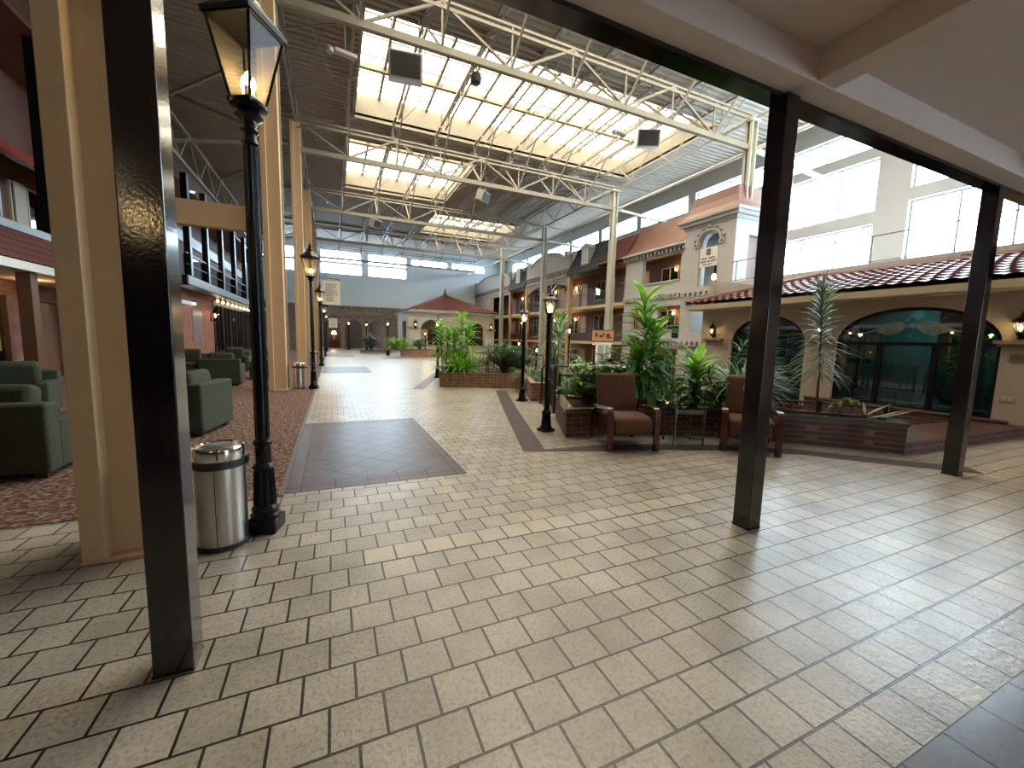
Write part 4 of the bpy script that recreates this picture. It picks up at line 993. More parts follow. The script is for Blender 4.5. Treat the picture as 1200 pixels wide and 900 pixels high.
# gallery posts and railings
for yv, wd, z1, lb in ((23.2,.12,6.8,'thin tan gallery post under the dark red roof'),(28.4,.34,6.7,'thick tan gallery post left of slate roof end'),(32.3,.12,6.5,'thin gallery post in the cream arch bay'),(36.2,.30,6.8,'thick gallery post at far side of cream arch bay'),(40.2,.28,6.8,'thick gallery post past second slate roof'),(45.5,.2,6.8,'farthest gallery post near back wall')):
    t = thing('gallery_post', lb, 'post', (F, yv, -1.25))
    MB().box(-wd/2, wd/2, -wd/2, wd/2, 0, z1+1.25).build('shaft', M['gallerypost'], t)
    for z in (2.6, 5.2): MB().box(-wd/2-.04, wd/2+.04, -wd/2-.04, wd/2+.04, z+.05, z+.2).build('collar', M['gallerypost'], t)
for z, nm in ((1.52,'middle'),(4.12,'upper')):
    for a, b in ((21.6,28.2),(28.6,36.0),(36.4,44.0)):
        t = thing('balcony_railing', 'thin metal balcony railing on %s gallery floor from y' % nm, 'railing', (F, a, z))
        t['label'] = 'thin dark balcony railing on %s gallery floor, %s bay' % (nm, {21.6:'dark red roofed',28.6:'cream arched',36.4:'farthest'}[a])
        MB().bar((0,0,.92),(0,b-a,.92),.035).build('handrail', M['rail_iron'], t); MB().bar((0,0,.1),(0,b-a,.1),.025).build('bottom_rail', M['rail_iron'], t)
        bl = MB()
        for k in range(int((b-a)/.15)): bl.bar((0,.15*k,.1),(0,.15*k,.92),.012)
        bl.build('balusters', M['rail_iron'], t)
        if z < 2: MB().box(.02,.05,0,b-a,.05,.62).build('kick_panel', M['woodpost'], t)
# sconces
for yv in (19.0, 22.6, 29.9, 33.4, 40.6):
    for z, nm in ((1.5,'middle'),(4.1,'upper')):
        t = thing('wall_sconce', 'warm lit sconce on %s gallery back wall' % nm, 'lamp', (B, yv-.15, z+1.75), 0, 'lit sconces on %s gallery' % nm)
        MB().box(-.03,0,-.06,.06,-.1,.1).build('back_plate', M['brass'], t)
        MB().lathe([(.03,-.02),(.07,.02),(.075,.10),(.05,.16)], (-.1,0,0), 10).build('shade', M['bulb_soft'], t, smooth=True)
    glow('sconce_glow', (B-.35, yv-.15, 5.95), 8, (1,.66,.32)); glow('sconce_glow', (B-.35, yv-.15, 3.3), 8, (1,.66,.32))
for yv in (20, 25.5, 31, 37):
    t = thing('downlight', 'warm ceiling light under middle gallery floor', 'lamp', (F+.5, yv, 1.30), 0, 'warm downlights under middle gallery floor')
    MB().lathe([(.1,0),(.1,.02)], (0,0,0), 14).build('trim_ring', M['brass'], t); MB().lathe([(.07,-.02),(.08,0)], (0,0,0), 14).build('lens', M['bulb_soft'], t)
    glow('downlight_glow', (F+.5, yv, 1.1), 12, (1,.66,.32))
# cream stucco bay next to the tower
cw = wall_x(F-.05, F+.2, 15.6, 21.55, -1.3, 6.8, [(17.0,20.0,5.0,6.45),(16.4,18.5,2.3,3.6),(19.0,20.8,2.3,3.6),(16.4,18.6,-1.2,1.2),(19.1,21.0,-1.2,1.2)])
struct('wall_gallery_bay', cw, M['stucco'])
dm = MB().box(F-.14, F-.03, 15.6, 21.6, 4.25, 4.36).box(F-.12, F-.03, 15.6, 21.6, 4.0, 4.06).box(F-.14, F-.03, 15.6, 21.6, 1.56, 1.66).box(F-.1, F-.03, 17.0, 20.0, 4.93, 5.02)
for k in range(20):
    yv = 15.7+.3*k; dm.box(F-.2, F-.03, yv, yv+.14, 4.06, 4.22).box(F-.18, F-.03, yv, yv+.14, 1.36, 1.53)
trim(dm, 'stucco')
def mansard(name, y0, y1, z0, z1, x0, x1, m, lb, eave=.0, curve=.12, seams=0, courses=0):
    t = thing(name, lb, 'roof', (x0, y0, z0)); n = 6; pr = []
    for k in range(n+1):
        u = k/n; pr.append(((x1-x0)*(u - curve*math.sin(PI*u)*-1 if curve < 0 else u), (z1-z0)*(u if curve == 0 else u - curve*math.sin(PI*u))))
    body = MB().prism(pr + [(x1-x0+.05, z1-z0), (x1-x0+.05, 0), (0, -.02)], 0, y1-y0, 'y').build('roof_body', M[m], t)
    sm = MB()
    if seams:
        for k in range(seams+1):
            yv = (y1-y0)*k/seams; sm.sweep([(a-.015, yv, b) for a, b in pr], .03, .04, (0,1,0))
        sm.build('standing_seams', M[m], t)
    if courses:
        for k in range(courses):
            u = k/courses; a = Vector(((x1-x0)*u, 0, (z1-z0)*u)); b = Vector(((x1-x0)*(u+.9/courses), 0, (z1-z0)*(u+.9/courses)))
            sm.add([(a.x-.05,0,a.z),(b.x-.005,0,b.z),(b.x,y1-y0,b.z),(a.x-.05,y1-y0,a.z),(a.x,0,a.z),(a.x,y1-y0,a.z)], [(0,1,2,3),(0,3,5,4)])
        sm.build('shingle_courses', M[m], t, rec=False)
    MB().box(-.06, .1, 0, y1-y0, -.1, 0).build('eave_trim', M['stucco' if m == 'copper' else m], t)
    return t
t = mansard('copper_roof', 16.5, 21.6, 6.9, 8.75, 17.15, 18.5, 'copper', 'copper mansard roof above the cream gallery bay', curve=.18)
dn = MB()
for k in range(17): dn.box(.1, .3, .15+.3*k, .29+.3*k, -.34, -.12)
dn.box(.12, .4, 0, 5.1, -.14, -.1).box(.28,.4,0,5.1,-.36,-.1); dn.build('dentils', M['stucco'], t)
mansard('seamed_roof', 21.6, 24.5, 6.95, 8.55, 17.25, 18.4, 'redseam', 'dark red standing seam roof beside copper mansard', curve=0, seams=12)
def dormer(t, yc, x, z):
    MB().box(x-.05, x+.5, yc-.5, yc+.5, z, z+1.15).build('dormer_body', M['greysteel'], t)
    MB().prism([(yc-.5, z+1.15), (yc+.5, z+1.15)] + arc(yc, z+1.15, .55, .38, 0, PI, 10), x-.12, x+.5, 'x').build('dormer_hood', M['greysteel'], t)
    w_ = MB().box(x-.09, x-.05, yc-.36, yc+.36, z+.12, z+1.2); w_.build('dormer_glass', M['curtain'], t)
    MB().box(x-.11, x-.08, yc-.03, yc+.03, z+.12, z+1.2).box(x-.11, x-.08, yc-.4, yc-.34, z+.08, z+1.22).box(x-.11, x-.08, yc+.34, yc+.4, z+.08, z+1.22).box(x-.12, x-.08, yc-.42, yc+.42, z+.06, z+.13).build('dormer_mullions', M['white'], t)
t = mansard('slate_roof', 24.3, 28.4, 6.7, 8.8, 17.2, 18.2, 'slate', 'black slate mansard roof with white arched dormer', curve=0, courses=7); dormer(t, 1.95, .25, .5)
t = mansard('slate_roof', 36.2, 40.3, 6.7, 8.9, 17.2, 18.2, 'slate', 'distant slate mansard roof with blue grey dormer', curve=0, courses=7); dormer(t, 2.0, .25, .5)
def parapet(y0, y1, lb):
    t = thing('stucco_parapet', lb, 'parapet', (F-.1, y0, 6.3)); L_ = y1-y0; cc = L_/2
    body = [(0,.45),(L_,.45),(L_,2.0),(L_-1.2,2.0)] + [(cc+ (L_/2-1.2)*math.cos(a), 2.0+ .75*math.sin(a)) for a in [PI*k/12 for k in range(1,12)]] + [(1.2,2.0),(0,2.0)]
    MB().prism(body, 0, .25, 'x').build('wall_body', M['stucco'], t)
    m_ = MB().box(-.1,.3,0,L_,.32,.47).box(-.08,.3,0,L_,.95,1.05)
    sc = [(-.05, cc+ (L_/2-1.0)*math.cos(a)*.95, 1.95+.7*math.sin(a)) for a in [PI*k/16 for k in range(17)]]; m_.tube(sc, .06, 6)
    for s in (-1, 1): m_.box(-.1,.3,cc+s*(L_/2-.5)-.25,cc+s*(L_/2-.5)+.25,2.0,2.35)
    m_.build('mouldings', M['stucco'], t)
    b_ = MB()
    for k in range(int(L_/.32)): b_.box(-.06,0,.1+.32*k,.24+.32*k,.52,.9)
    b_.build('balustrade', M['coping_tan'], t)
    MB().box(.02,.2,0,L_,.0,.45).build('lintel', M['stucco'], t)
parapet(28.4, 36.2, 'cream scrolled parapet between the two slate roofs'); parapet(40.3, 51.9, 'farthest cream scrolled parapet beside the back wall')
aw = MB(); arch_fill_x(aw, F-.08, F+.12, 28.57, 36.05, 5.6, 6.35, 20); trim(aw, 'stucco_tan')
struct('wall_gallery_far', MB().box(F-.05, F+.2, 46, 52, -1.3, 6.28), M['stucco_tan'])
# curved wooden gable behind the arch bay
trim(MB().prism([(29.3,4.1),(32.0,4.1)] + arc(30.65, 5.3, 1.35, .75, 0, PI, 12), B-.08, B-.02, 'x'), 'door')
# tower with niche, standing round the nearest steel column
Y0, Y1, X0, X1 = 12.08, 14.72, 15.3, 17.45
tw = wall_x(X0, X0+.2, Y0, Y1, 3.66, 6.85, [(12.87,13.88,4.06,6.44)]); arch_fill_x(tw, X0, X0+.2, 12.87, 13.88, 6.0, 6.44)
wall_y(Y0, Y0+.2, X0+.2, X1, 3.66, 6.85, [(16.1,16.95,4.02,6.1)], tw); wall_y(Y1-.2, Y1, X0+.2, X1, 3.66, 6.85, [], tw)
tw.box(X0+.2, 15.8, Y0+.2, Y1-.2, 3.66, 3.86)
t = thing('niche_tower', 'cream stucco tower with arched niche and white notice board', 'tower', (0,0,0)); tw.build('tower_wall', M['stucco'], t)
c = MB()
for g_, za, zb in ((.27,7.0,7.11),(.18,6.85,7.0),(.05,6.71,6.85)):
    c.box(X0-g_, 15.8, Y0-g_, Y1+g_, za, zb).box(16.2, X1, Y0-g_, Y1+g_, za, zb).box(15.8, 16.2, 12.52, Y1+g_, za, zb).box(15.8, 16.2, Y0-g_, 12.08, za, zb)
c.build('cornice', M['stucco'], t)
rf = MB(); c0_ = []
for i0, za in ((0,7.11),(.13,7.18),(.27,7.39),(.38,7.70),(.45,8.11)):
    c0_ += [(X0-.27+i0, Y0-.27+i0, za), (X1, Y0-.27+i0, za), (X1, Y1+.27-i0, za), (X0-.27+i0, Y1+.27-i0, za)]
rf.add(c0_, [(r*4+k, r*4+(k+1) % 4, r*4+4+(k+1) % 4, r*4+4+k) for r in range(4) for k in range(4)]); rf.build('copper_roof', M['copper'], t)
yc = 13.375
MB().prism(arc(yc, 5.96, .5, .45, 0, PI, 16) + [(12.87,4.06),(13.88,4.06)], X0+.42, X0+.46, 'x').build('niche_back', M['greysteel'], t)
ml = MB(); ml.tube([(X0-.02, y_, z_) for y_, z_ in arc(yc, 5.99, .61, .5, -.1, PI+.1, 20)], .06, 7)
for s in (-1, 1): ml.tube([(X0-.035, yc+s*(.66+.11*math.cos(a)), 5.92+.11*math.sin(a)) for a in [2*PI*k/12 for k in range(13)]], .036, 6)
for k in range(7):
    a = PI*(k+.5)/7; ml.lathe([(.01,-.09),(.09,0),(.01,.09)], (X0-.02, yc+.76*math.cos(a), 6.02+.6*math.sin(a)), 7)
ml.lathe([(.02,-.1),(.12,0),(.02,.12)], (X0-.03, yc, 6.62), 8); ml.build('carved_moulding', M['stucco'], t, smooth=True)
nd = MB()
for k in range(9): nd.box(X0-.13, X0, Y0+.05+.29*k, Y0+.19+.29*k, 3.66, 3.84)
nd.box(X0-.1, X0, Y0, Y1, 3.84, 3.95).box(X0-.1, X0, Y0, Y1, 3.6, 3.66); nd.build('dentils', M['stucco'], t)
MB().box(X0+.40, X0+.42, 13.12, 13.34, 4.1, 5.45).build('niche_opening', M['darkroom'], t)
MB().box(16.1, 16.95, Y0+.14, Y0+.17, 4.02, 6.1).build('side_door', M['woodpost'], t)
lo = wall_x(15.5, 15.7, 12.2, 14.95, -1.3, 3.6, [(13.1,14.3,2.05,3.1),(13.0,14.4,-1.2,1.1)]); lo.box(15.7, 17.45, 12.2, 12.4, -1.3, 3.6).box(15.7,17.45,14.75,14.95,-1.3,3.6); lo.build('lower_wall', M['stucco'], t)
ld = MB()
for k in range(9): ld.box(15.36, 15.5, 12.25+.3*k, 12.4+.3*k, 1.42, 1.58)
ld.box(15.4,15.5,12.2,14.95,1.58,1.68).box(15.4,15.5,12.2,14.95,1.35,1.42).build('lower_dentils', M['stucco'], t)
s_ = thing('notice_board', 'white notice board with emblem hung in the tower niche', 'sign', (X0+.03, yc, 5.33)); s_.scale = (.9,.82,.82)
MB().box(-.02,.02,-.56,.56,-.5,.5).build('board', M['white'], s_)
for r, (z, segs) in enumerate(((-.06, ((-.45,-.05),(.05,.42))), (-.22, ((-.5,-.12),(-.06,.16),(.2,.5))), (-.38, ((-.3,-.02),(.05,.18),(.22,.26))))):
    tx = MB()
    for a, b in segs:
        k = a
        while k < b-.02: tx.box(-.028,-.02,-k-.035,-k,z-.035-rnd.uniform(0,.015),z+.035+rnd.uniform(0,.02)); k += .055
    tx.build('text_line', M['inkred'], s_)
em = MB().box(-.028,-.02,-.13,-.05,.10,.42).box(-.028,-.02,.05,.13,.10,.42); em.prism([(-.05,.42),(.05,.42),(.0,.22)], -.028, -.02, 'x'); em.prism([(-.05,.1),(.0,.1),(-.05,.3)], -.028, -.02, 'x'); em.prism([(.05,.1),(.0,.1),(.05,.3)], -.028, -.02, 'x'); em.build('emblem', M['inkred'], s_)
l = thing('niche_lantern', 'small lit lantern hanging in the tower niche', 'lamp', (X0+.28, 13.22, 4.6))
MB().lathe([(.02,-.27),(.09,-.23),(.11,-.09),(.05,0)], (0,0,0), 10).build('shade', M['bulb_soft'], l); MB().tube([(0,0,0),(.1,0,.12)], .01, 5).build('hook', M['iron'], l)
# screens
def screen(loc, rz, w_, h_, lb, mt):
    t = thing('television', lb, 'television', loc, rz)
    MB().cbox((0,.04,0),(w_,.1,h_)).build('casing', M['rubber'], t, bevel=.02); MB().cbox((0,-.013,0),(w_-.1,.006,h_-.1)).build('screen', M[mt], t)
    MB().bar((0,.08,0),(0,.3,.1),.06).build('bracket', M['rubber'], t)
    return t
t = screen((14.75, 20.0, 1.83), R(-30), 1.35, .72, 'orange lit television hung on steel column', 'screen')
sq = MB()
for x, z, a, b in ((-.38,.05,.09,.14),(-.1,-.02,.12,.09),(.05,.1,.05,.1),(.3,.0,.12,.16),(.46,-.1,.06,.05)): sq.prism([(x+a*math.cos(k*PI/5), z+b*math.sin(k*PI/5)) for k in range(10)], -.021, -.017, 'y')
sq.build('screen_pattern', M['ink'], t)
MB().bar((.0,.3,-.3),(.0,.3,-3.0),.06).build('stand_pole', M['iron'], t)
screen((16.75, 15.85, 2.12), R(-55), 1.15, .72, 'dark television mounted on cream gallery bay', 'tealscreen')
# bar counter in the sunken court
t = thing('bar_counter', 'long bar counter with white stone top in the sunken court', 'counter', (12.2, 17.5, -1.25))
MB().prism([(0,0),(3.0,-1.2),(3.6,-.4),(3.4,1.6),(1.0,2.6),(.0,1.6)], .1, 1.35).build('counter_body', M['brick_dark'], t)
MB().prism([(-.2,-.15),(3.1,-1.45),(3.85,-.5),(3.6,1.8),(1.0,2.85),(-.2,1.75)], 1.35, 1.42).build('counter_top', M['marble'], t, bevel=.02)
t = thing('menu_board', 'white framed display board standing behind the bar', 'sign', (14.3, 19.3, -1.25), R(-20))
MB().cbox((0,0,1.9),(.9,.06,1.6)).build('board', M['board'], t); MB().bar((-.4,0,0),(-.4,0,1.2),.05).bar((.4,0,0),(.4,0,1.2),.05).build('legs', M['iron'], t)
MB().cbox((-.15,-.035,1.9),(.35,.01,1.3)).cbox((.2,-.035,1.9),(.2,.01,1.3)).build('panel', M['greysteel'], t)
def cafe_table(loc, rz, lb):
    t = thing('cafe_table', lb, 'table', loc, rz)
    MB().lathe([(.44,.72),(.45,.74),(.44,.76)], (0,0,0), 24).build('table_top', M['marble'], t); MB().lathe([(.25,0),(.25,.02),(.04,.06),(.035,.72)], (0,0,0), 14).build('pedestal', M['iron'], t)
    return t
ct0 = cafe_table((8.9,7.6,-1.25), 0, 'round cafe table in sunken court behind corn plants')
dup(ct0, (9.8,10.2,-1.25), 0, 'round cafe table in sunken court nearer the bar')

# ------------------------------------------------------------------ white kiosk with hipped clay roof
t = thing('kiosk', 'white arched kiosk with hipped terracotta roof by the back wall', 'kiosk', (0,0,0))
kw = wall_y(40, 40.25, 6.75, 15.6, -1.3, 3.95, [(7.9,10.2,.75,3.25),(12.4,14.55,.75,3.15)]); arch_fill_y(kw, 40, 40.25, 7.9, 10.2, 2.2, 3.25); arch_fill_y(kw, 40, 40.25, 12.4, 14.55, 2.2, 3.15)
wall_x(6.75, 7.0, 40.25, 47, -1.3, 3.95, [(41.5,44,.75,3.1)], kw); wall_x(15.35, 15.6, 40.25, 47, -1.3, 3.95, [], kw); wall_y(47, 47.2, 6.75, 15.6, -1.3, 3.95, [], kw)
kw.build('walls', M['kiosk_white'], t); MB().box(7, 15.3, 42.8, 42.9, -1, 3.9).build('inner_wall', M['darkroom'], t)
MB().box(6.6, 7.75, 39.88, 40.02, 2.3, 2.5).box(10.3, 12.3, 39.88, 40.02, 2.3, 2.5).box(14.65, 15.7, 39.88, 40.02, 2.3, 2.5).box(6.6,15.8,39.9,40.02,.6,.75).build('ledges', M['stucco_tan'], t)
MB().box(6.6, 15.85, 39.5, 47.6, 3.95, 4.06).build('eave_board', M['kiosk_white'], t)
ap_ = (11.2, 43.5, 6.0)
for nm, a, b in (('front_tiles',(6.6,39.5,4.06),(15.85,39.5,4.06)),('left_tiles',(6.6,47.6,4.06),(6.6,39.5,4.06)),('right_tiles',(15.85,39.5,4.06),(15.85,47.6,4.06))):
    barrel_roof(MB(), a, b, (ap_[0]-.05 if nm != 'right_tiles' else ap_[0], ap_[1], ap_[2]), (ap_[0]+.05 if nm != 'left_tiles' else ap_[0], ap_[1], ap_[2]), .42, 14, .07, .06).build(nm, M['clay'], t, smooth=True, rec=False)
MB().tube([(6.6,39.5,4.13), ap_], .09, 6).tube([(15.85,39.5,4.13), ap_], .09, 6).build('hip_tiles', M['clay'], t)
MB().lathe([(.3,-.1),(.2,.1),(.25,.2),(.08,.3),(.12,.5),(.04,.7),(.01,1.0)], ap_, 10).build('finial', M['slate'], t, smooth=True)
MB().box(8.0, 9.0, 41.6, 42.0, .75, 1.15).box(8.2,8.9,41.55,41.6,1.3,2.3).build('serving_hatch', M['tan_trim'], t)
o = wall_lantern((7.35,39.87,2.55), 'wall lantern at left of the white kiosk', (0,-1), 2.0); o = wall_lantern((15.1,39.87,2.55), 'wall lantern at right of the white kiosk', (0,-1), 2.0)
glow('kiosk_lamp', (9, 41.5, 3.2), 30, (1,.75,.45)); glow('kiosk_lamp', (13.5, 41.5, 3.2), 30, (1,.75,.45))
glow('arcade_lamp', (2.4, 53.3, 3.0), 10, (1,.7,.35)); glow('arcade_lamp', (0, 53.3, 2.6), 18, (1,.75,.4)); glow('arcade_lamp', (-4, 53.3, 3.0), 10, (1,.7,.35))
t = thing('arcade_lamp', 'lit yellow table lamp in the left far arch', 'lamp', (.2, 53.4, 0))
MB().box(-.5,.5,-.3,.3,0,1.0).build('cabinet', M['redwood'], t); MB().lathe([(.06,1.0),(.05,1.6)], (0,0,0), 10).build('stem', M['brass'], t); MB().lathe([(.3,1.6),(.16,2.0)], (0,0,0), 14).build('lamp_shade', M['bulb_soft'], t)

# ------------------------------------------------------------------ direction signs on the left lamp posts
def dirsign(loc, w_, h_, rows, lb):
    t = thing('directory_sign', lb, 'sign', loc, R(4))
    MB().box(0, w_, -.02, .02, -h_, 0).build('board', M['board'], t)
    for r in range(rows):
        tx = MB(); z = -h_*(.13+.78*r/rows); x = w_*.18; end = w_*rnd.uniform(.55,.92)
        while x < end:
            l_ = rnd.uniform(.03,.09)*w_; tx.box(x, min(x+l_, end), -.026, -.02, z-h_*.016, z+h_*.016); x += l_+.02*w_
        tx.build('text_line', M['ink'], t)
    MB().bar((-.12,0,.12),(w_,0,.12),.03).bar((-.12,0,-.5),(-.12,0,.25),.03).bar((.05,0,.1),(.05,0,0),.02).bar((w_-.05,0,.1),(w_-.05,0,0),.02).tube([(.2+.12*math.cos(a), 0, .2+.06*math.sin(a)) for a in [PI*k/8 for k in range(9)]], .012, 5).build('bracket', M['iron'], t)
dirsign((-.46,25.6,4.52), .93, 1.33, 11, 'large cream hanging directory sign with lines of dark lettering')
dirsign((-.2,31.0,2.62), .55, .62, 7, 'small cream hanging sign below the large directory sign')

# ------------------------------------------------------------------ left galleries
WX = -7.6
lw = wall_x(WX-.2, WX, 4.0, 23.4, 0, 3.3, [(9.2,10.3,.9,2.3),(13.3,14.9,.45,2.35),(15.6,17.0,0,2.2),(18.6,20.2,.6,2.3)])
struct('wall_left_brick', lw, M['brick_brown'])
window_x(WX-.1, 9.2, 10.3, .9, 2.3, [9.75], 'tan_trim', 'darkglass', .07, .24); window_x(WX-.1, 18.6, 20.2, .6, 2.3, [19.4], 'tan_trim', 'darkglass', .07, .24)
w_ = window_x(WX-.1, 13.3, 14.9, .45, 2.35, [14.1], 'woodpost', 'darkglass', .1, .24)
tag(MB().box(WX-.2,WX-.16,13.4,14.05,.85,2.25).build('window_blind', M['yellow']), 'lit yellow blind left of timber post', 'blind'); tag(MB().box(WX-.2,WX-.16,14.15,14.8,.85,2.25).build('window_blind', M['yellow']), 'lit yellow blind right of timber post', 'blind')
d = struct('door_%d' % (ND[0]+1), MB().box(WX-.14, WX-.08, 15.6, 17.0, 0, 2.2), M['woodpost']); MB().box(WX-.05,WX,15.75,15.8,.95,1.1).build('door_handle', M['brass'], d)
struct('ceiling_left_arcade', MB().box(-8.9, -6.1, 4.0, 23.4, 2.66, 2.76), M['soffit'])
glow('arcade_glow', (-6.9, 14.5, 2.4), 7, (1,.62,.28)); glow('arcade_glow', (-6.9, 19.5, 2.4), 8, (1,.62,.28)); glow('arcade_glow', (-6.9, 10, 2.4), 5, (1,.62,.28))
for yv, lb in ((7.0,'brown timber post of left arcade hidden by the tan column'),(12.7,'brown timber post of left arcade beside lit yellow window'),(18.6,'brown timber post of left arcade farther along')):
    t = thing('timber_post', lb, 'post', (-6.15, yv, 0)); MB().box(-.12,.12,-.12,.12,0,2.66).build('shaft', M['woodpost'], t, bevel=.01); MB().box(-.15,.15,-.15,.15,0,.12).build('base_block', M['woodpost'], t)
t = thing('white_gutter', 'white gutter along the eave of left tiled awning', 'gutter', (-5.95,4,2.66)); MB().box(0,.06,0,19.4,0,.18).build('gutter_face', M['white'], t); MB().box(-.12,.0,0,19.4,0,.03).build('gutter_base', M['white'], t)
t = thing('tiled_awning', 'sloping red tiled awning along the left gallery', 'roof', (-5.95,4,2.84))
barrel_roof(MB(), (0,0,0), (0,19.4,0), (-.75,0,.86), (-.75,19.4,.86), .2, 5, .03, .03).build('tiles', M['plumtile'], t, smooth=True, rec=False); MB().prism([(0,-.05),(-.75,.82),(-.75,-.05)], 0, 19.4, 'y').build('underlay', M['redwood'], t)
tag(MB().box(-6.75,-6.6,4,23.4,3.68,3.86).build('balcony_rail', M['greysteel']), 'blue grey steel rail above left tiled awning', 'rail')
struct('wall_left_upper', MB().box(-8.4,-8.3,4,50,3.6,8.8), M['darkwall'])
struct('ceiling_left_upper', MB().box(-8.9,-6.5,4,50,8.6,8.75).box(-8.9,-6.8,4,50,3.5,3.66), M['woodpost'])
struct('wall_left_top', MB().box(-8.8,-8.6,4,50,8.75,12.1), M['woodpost'])
for i, (yv) in enumerate((6.2, 8.4, 10.6, 12.8, 15.0, 17.2, 19.4, 21.6)):
    t = thing('window_post', 'dark upright post of left upper gallery window', 'post', (-6.7, yv, 3.86), 0, 'dark uprights of left upper gallery')
    MB().box(-.14,.14,-.16,.12,0,4.8).build('shaft', M['dark'], t); MB().box(-.14,.14,.12,.19,0,4.8).build('edge_strip', M['greysteel'], t)
for z0, z1, lb in ((5.7,6.15,'red sloping metal awning inside left upper gallery'),):
    t = thing('metal_awning', lb, 'awning', (-7.2,4,z0)); MB().prism([(0,0),(-1.0,.9),(-1.0,.75),(0,-.08)], 0, 19, 'y').build('sheet', M['awning'], t); MB().box(-.02,.05,0,19,-.1,.02).build('edge', M['redwood'], t)
for k in range(5):
    yv = 6.5+3.4*k; window_x(-8.28, yv, yv+1.5, 4.4, 5.6, [yv+.75], 'tan_trim', 'darkglass', .06, .08)
    tag(MB().box(-8.24,-8.2,yv+.1,yv+.6,4.4,5.6).build('curtain', M['curtain']), 'pale curtain in left upper gallery window', 'curtain', 'curtains of left upper gallery')
# farther left building: black balcony over brick wall and dark shopfront
struct('wall_left_red_brick', MB().box(-7.2,-7.0,23.4,32.0,0,3.7).box(-9,-7.2,23.3,23.5,0,3.7), M['brick_red'])
t = thing('balcony_fascia', 'black steel balcony fascia above red brick wall', 'beam', (-6,23.5,3.65)); MB().box(-.25,-.06,0,26.5,0,.43).build('web', M['dark'], t); MB().box(-.06,0,.0,26.5,.02,.41).build('face_plate', M['greysteel'], t); MB().box(-.6,0,0,26.5,-.05,.0).build('deck', M['dark'], t)
for k, yv in enumerate((24.0, 27.0, 30.3, 33.8, 37.5, 41.5, 45.5)):
    t = thing('balcony_post', 'black balcony post with pale edge on far left gallery', 'post', (-6.1, yv, 4.08), 0, 'black posts of far left balcony'); MB().box(-.12,.12,-.12,.12,0,4.6).build('shaft', M['dark'], t); MB().box(.12,.14,-.13,.13,0,4.6).build('edge_strip', M['greysteel'], t)
for z, lb in ((6.05,'pale sloping beam band across far left balcony'),):
    tag(MB().box(-6.6,-6.45,23.5,50,5.75,6.25).build('balcony_beam', M['greysteel']), lb, 'beam')
t = thing('balcony_railing', 'thin pale railing of far left black balcony', 'railing', (-6.05,23.5,4.08)); MB().bar((0,0,1.0),(0,26,1.0),.04).build('handrail', M['greysteel'], t); MB().bar((0,0,.5),(0,26,.5),.02).build('middle_rail', M['greysteel'], t)
MB().box(-.12,-.09,0,26,.05,.95).build('smoked_panel', M['darkglass'], t)
glow('balcony_glow', (-7.2,28,5.6), 14, (1,.6,.3)); glow('balcony_glow', (-7.2,36,5.6), 14, (1,.6,.3))
struct('wall_left_balcony', MB().box(-8.6,-8.5,23.5,50,3.7,8.6), M['darkwall'])
sf = wall_x(-7.1,-6.95,32.0,50,0,3.7,[(32.2+2.2*k,34.2+2.2*k,.15,3.3) for k in range(8)]); struct('wall_left_shopfront', sf, M['dark'])
for k in range(8): window_x(-7.02,32.2+2.2*k,34.2+2.2*k,.15,3.3,[33.2+2.2*k],'dark','darkglass',.06,.1)
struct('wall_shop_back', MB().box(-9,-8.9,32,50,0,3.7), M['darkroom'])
for k in range(9):
    t = thing('string_bulb', 'small round bulb in the row above dark shopfront', 'lamp', (-6.6,31.4+1.4*k,3.46), 0, 'row of bulbs above shopfront')
    MB().lathe([(.005,-.11),(.08,-.07),(.09,0),(.03,.07)], (0,0,0), 10).build('bulb', M['bulb_soft'], t, smooth=True); MB().lathe([(.03,.06),(.03,.24)], (0,0,0), 8).build('socket', M['rubber'], t)
t = thing('tube_light', 'white tube light fixture on red brick wall', 'lamp', (-6.95,26.0,3.05)); MB().box(-.05,.05,0,2.2,.0,.1).build('housing', M['rubber'], t); MB().box(-.02,.06,.1,2.0,-.1,0).build('tube', M['tube_lamp'], t)
t = thing('louver_vent', 'pale louvered vent panel in red brick wall', 'vent', (-7.0,27.6,.9)); vv = MB()
for k in range(18): vv.box(0,.04,0,1.7,.1*k,.1*k+.055)
vv.build('slats', M['greysteel'], t); MB().box(0,.015,-.05,1.75,-.05,1.85).build('frame', M['brick_red'], t)
o = wall_lantern((-7.0,31.4,2.35), 'brass lit wall lantern at end of red brick wall', (1,0), 2.0); glow('lantern_glow', (-6.6,31.4,2.6), 25, (1,.65,.3))
t = thing('wall_notice', 'small white notice on red brick wall', 'sign', (-7.0,24.7,1.75)); MB().box(0,.03,0,.35,0,.5).build('panel', M['white'], t); MB().box(.03,.035,.08,.27,.1,.3).build('print', M['greysteel'], t)
t = thing('ceiling_spot', 'bright ceiling spotlight over far left balcony', 'lamp', (-6.4,26.5,8.6)); MB().lathe([(.12,-.02),(.14,0)], (0,0,0), 12).build('trim_ring', M['white'], t); MB().lathe([(.09,-.05),(.11,-.02)], (0,0,0), 12).build('lens', M['tube_lamp'], t)
SKY, EXPO = 32.0, 0.95
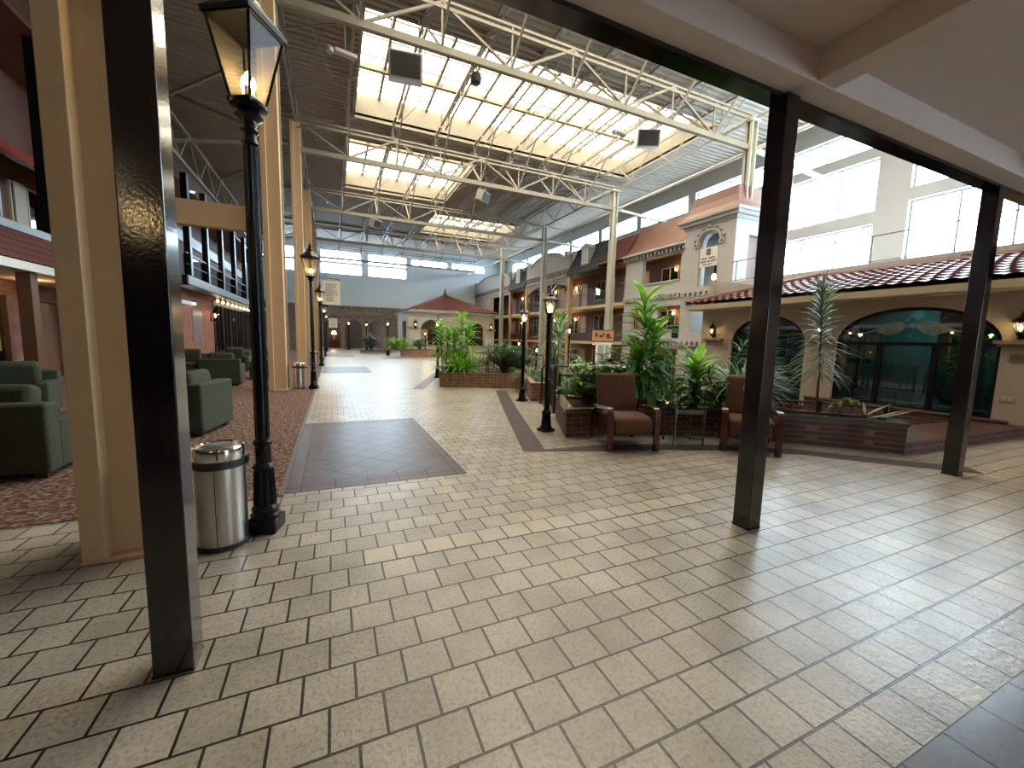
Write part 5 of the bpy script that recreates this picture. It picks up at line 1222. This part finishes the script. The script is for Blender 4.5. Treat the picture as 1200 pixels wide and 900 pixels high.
# ------------------------------------------------------------------ sky, camera, view
W = bpy.data.worlds.new('World'); S.world = W; W.use_nodes = True; nt = W.node_tree
bg = nt.nodes['Background']
tc = nt.nodes.new('ShaderNodeTexCoord'); sp = nt.nodes.new('ShaderNodeSeparateXYZ'); nt.links.new(tc.outputs['Generated'], sp.inputs[0])
mr = nt.nodes.new('ShaderNodeMapRange'); mr.inputs[1].default_value = -.15; mr.inputs[2].default_value = .5; nt.links.new(sp.outputs[2], mr.inputs[0])
mx = nt.nodes.new('ShaderNodeMix'); mx.data_type = 'RGBA'; mx.inputs[6].default_value = (.86,.95,1.03,1); mx.inputs[7].default_value = (1,.99,.97,1)
nt.links.new(mr.outputs[0], mx.inputs[0]); nt.links.new(mx.outputs[2], bg.inputs[0]); bg.inputs[1].default_value = SKY
cd = bpy.data.cameras.new('camera'); cam = bpy.data.objects.new('camera', cd); COL.objects.link(cam); S.camera = cam
f_, yaw, pit, roll = 473.748, .41872, -.108289, .0255196
cd.sensor_fit = 'HORIZONTAL'; cd.sensor_width = 36; cd.lens = 36*f_/1200; cd.clip_start = .05; cd.clip_end = 300
cy, sy, cp, sp_ = math.cos(yaw), math.sin(yaw), math.cos(pit), math.sin(pit)
fwv = Vector((sy*cp, cy*cp, sp_)); rv = Vector((cy, -sy, 0)); uv = rv.cross(fwv)
r2 = rv*math.cos(roll)+uv*math.sin(roll); u2 = -rv*math.sin(roll)+uv*math.cos(roll)
cam.matrix_world = Matrix(((r2.x,u2.x,-fwv.x,0),(r2.y,u2.y,-fwv.y,0),(r2.z,u2.z,-fwv.z,1.45),(0,0,0,1)))
vs_ = S.view_settings; S.display_settings.display_device = 'sRGB'
vs_.view_transform = 'Standard'; vs_.look = 'None'; vs_.gamma = 1; vs_.exposure = EXPO; vs_.use_curve_mapping = False
c = S.cycles; c.use_denoising = True; c.max_bounces = 8; c.diffuse_bounces = 5; c.glossy_bounces = 4; c.transparent_max_bounces = 12; c.sample_clamp_indirect = 8; c.caustics_reflective = False; c.caustics_refractive = False
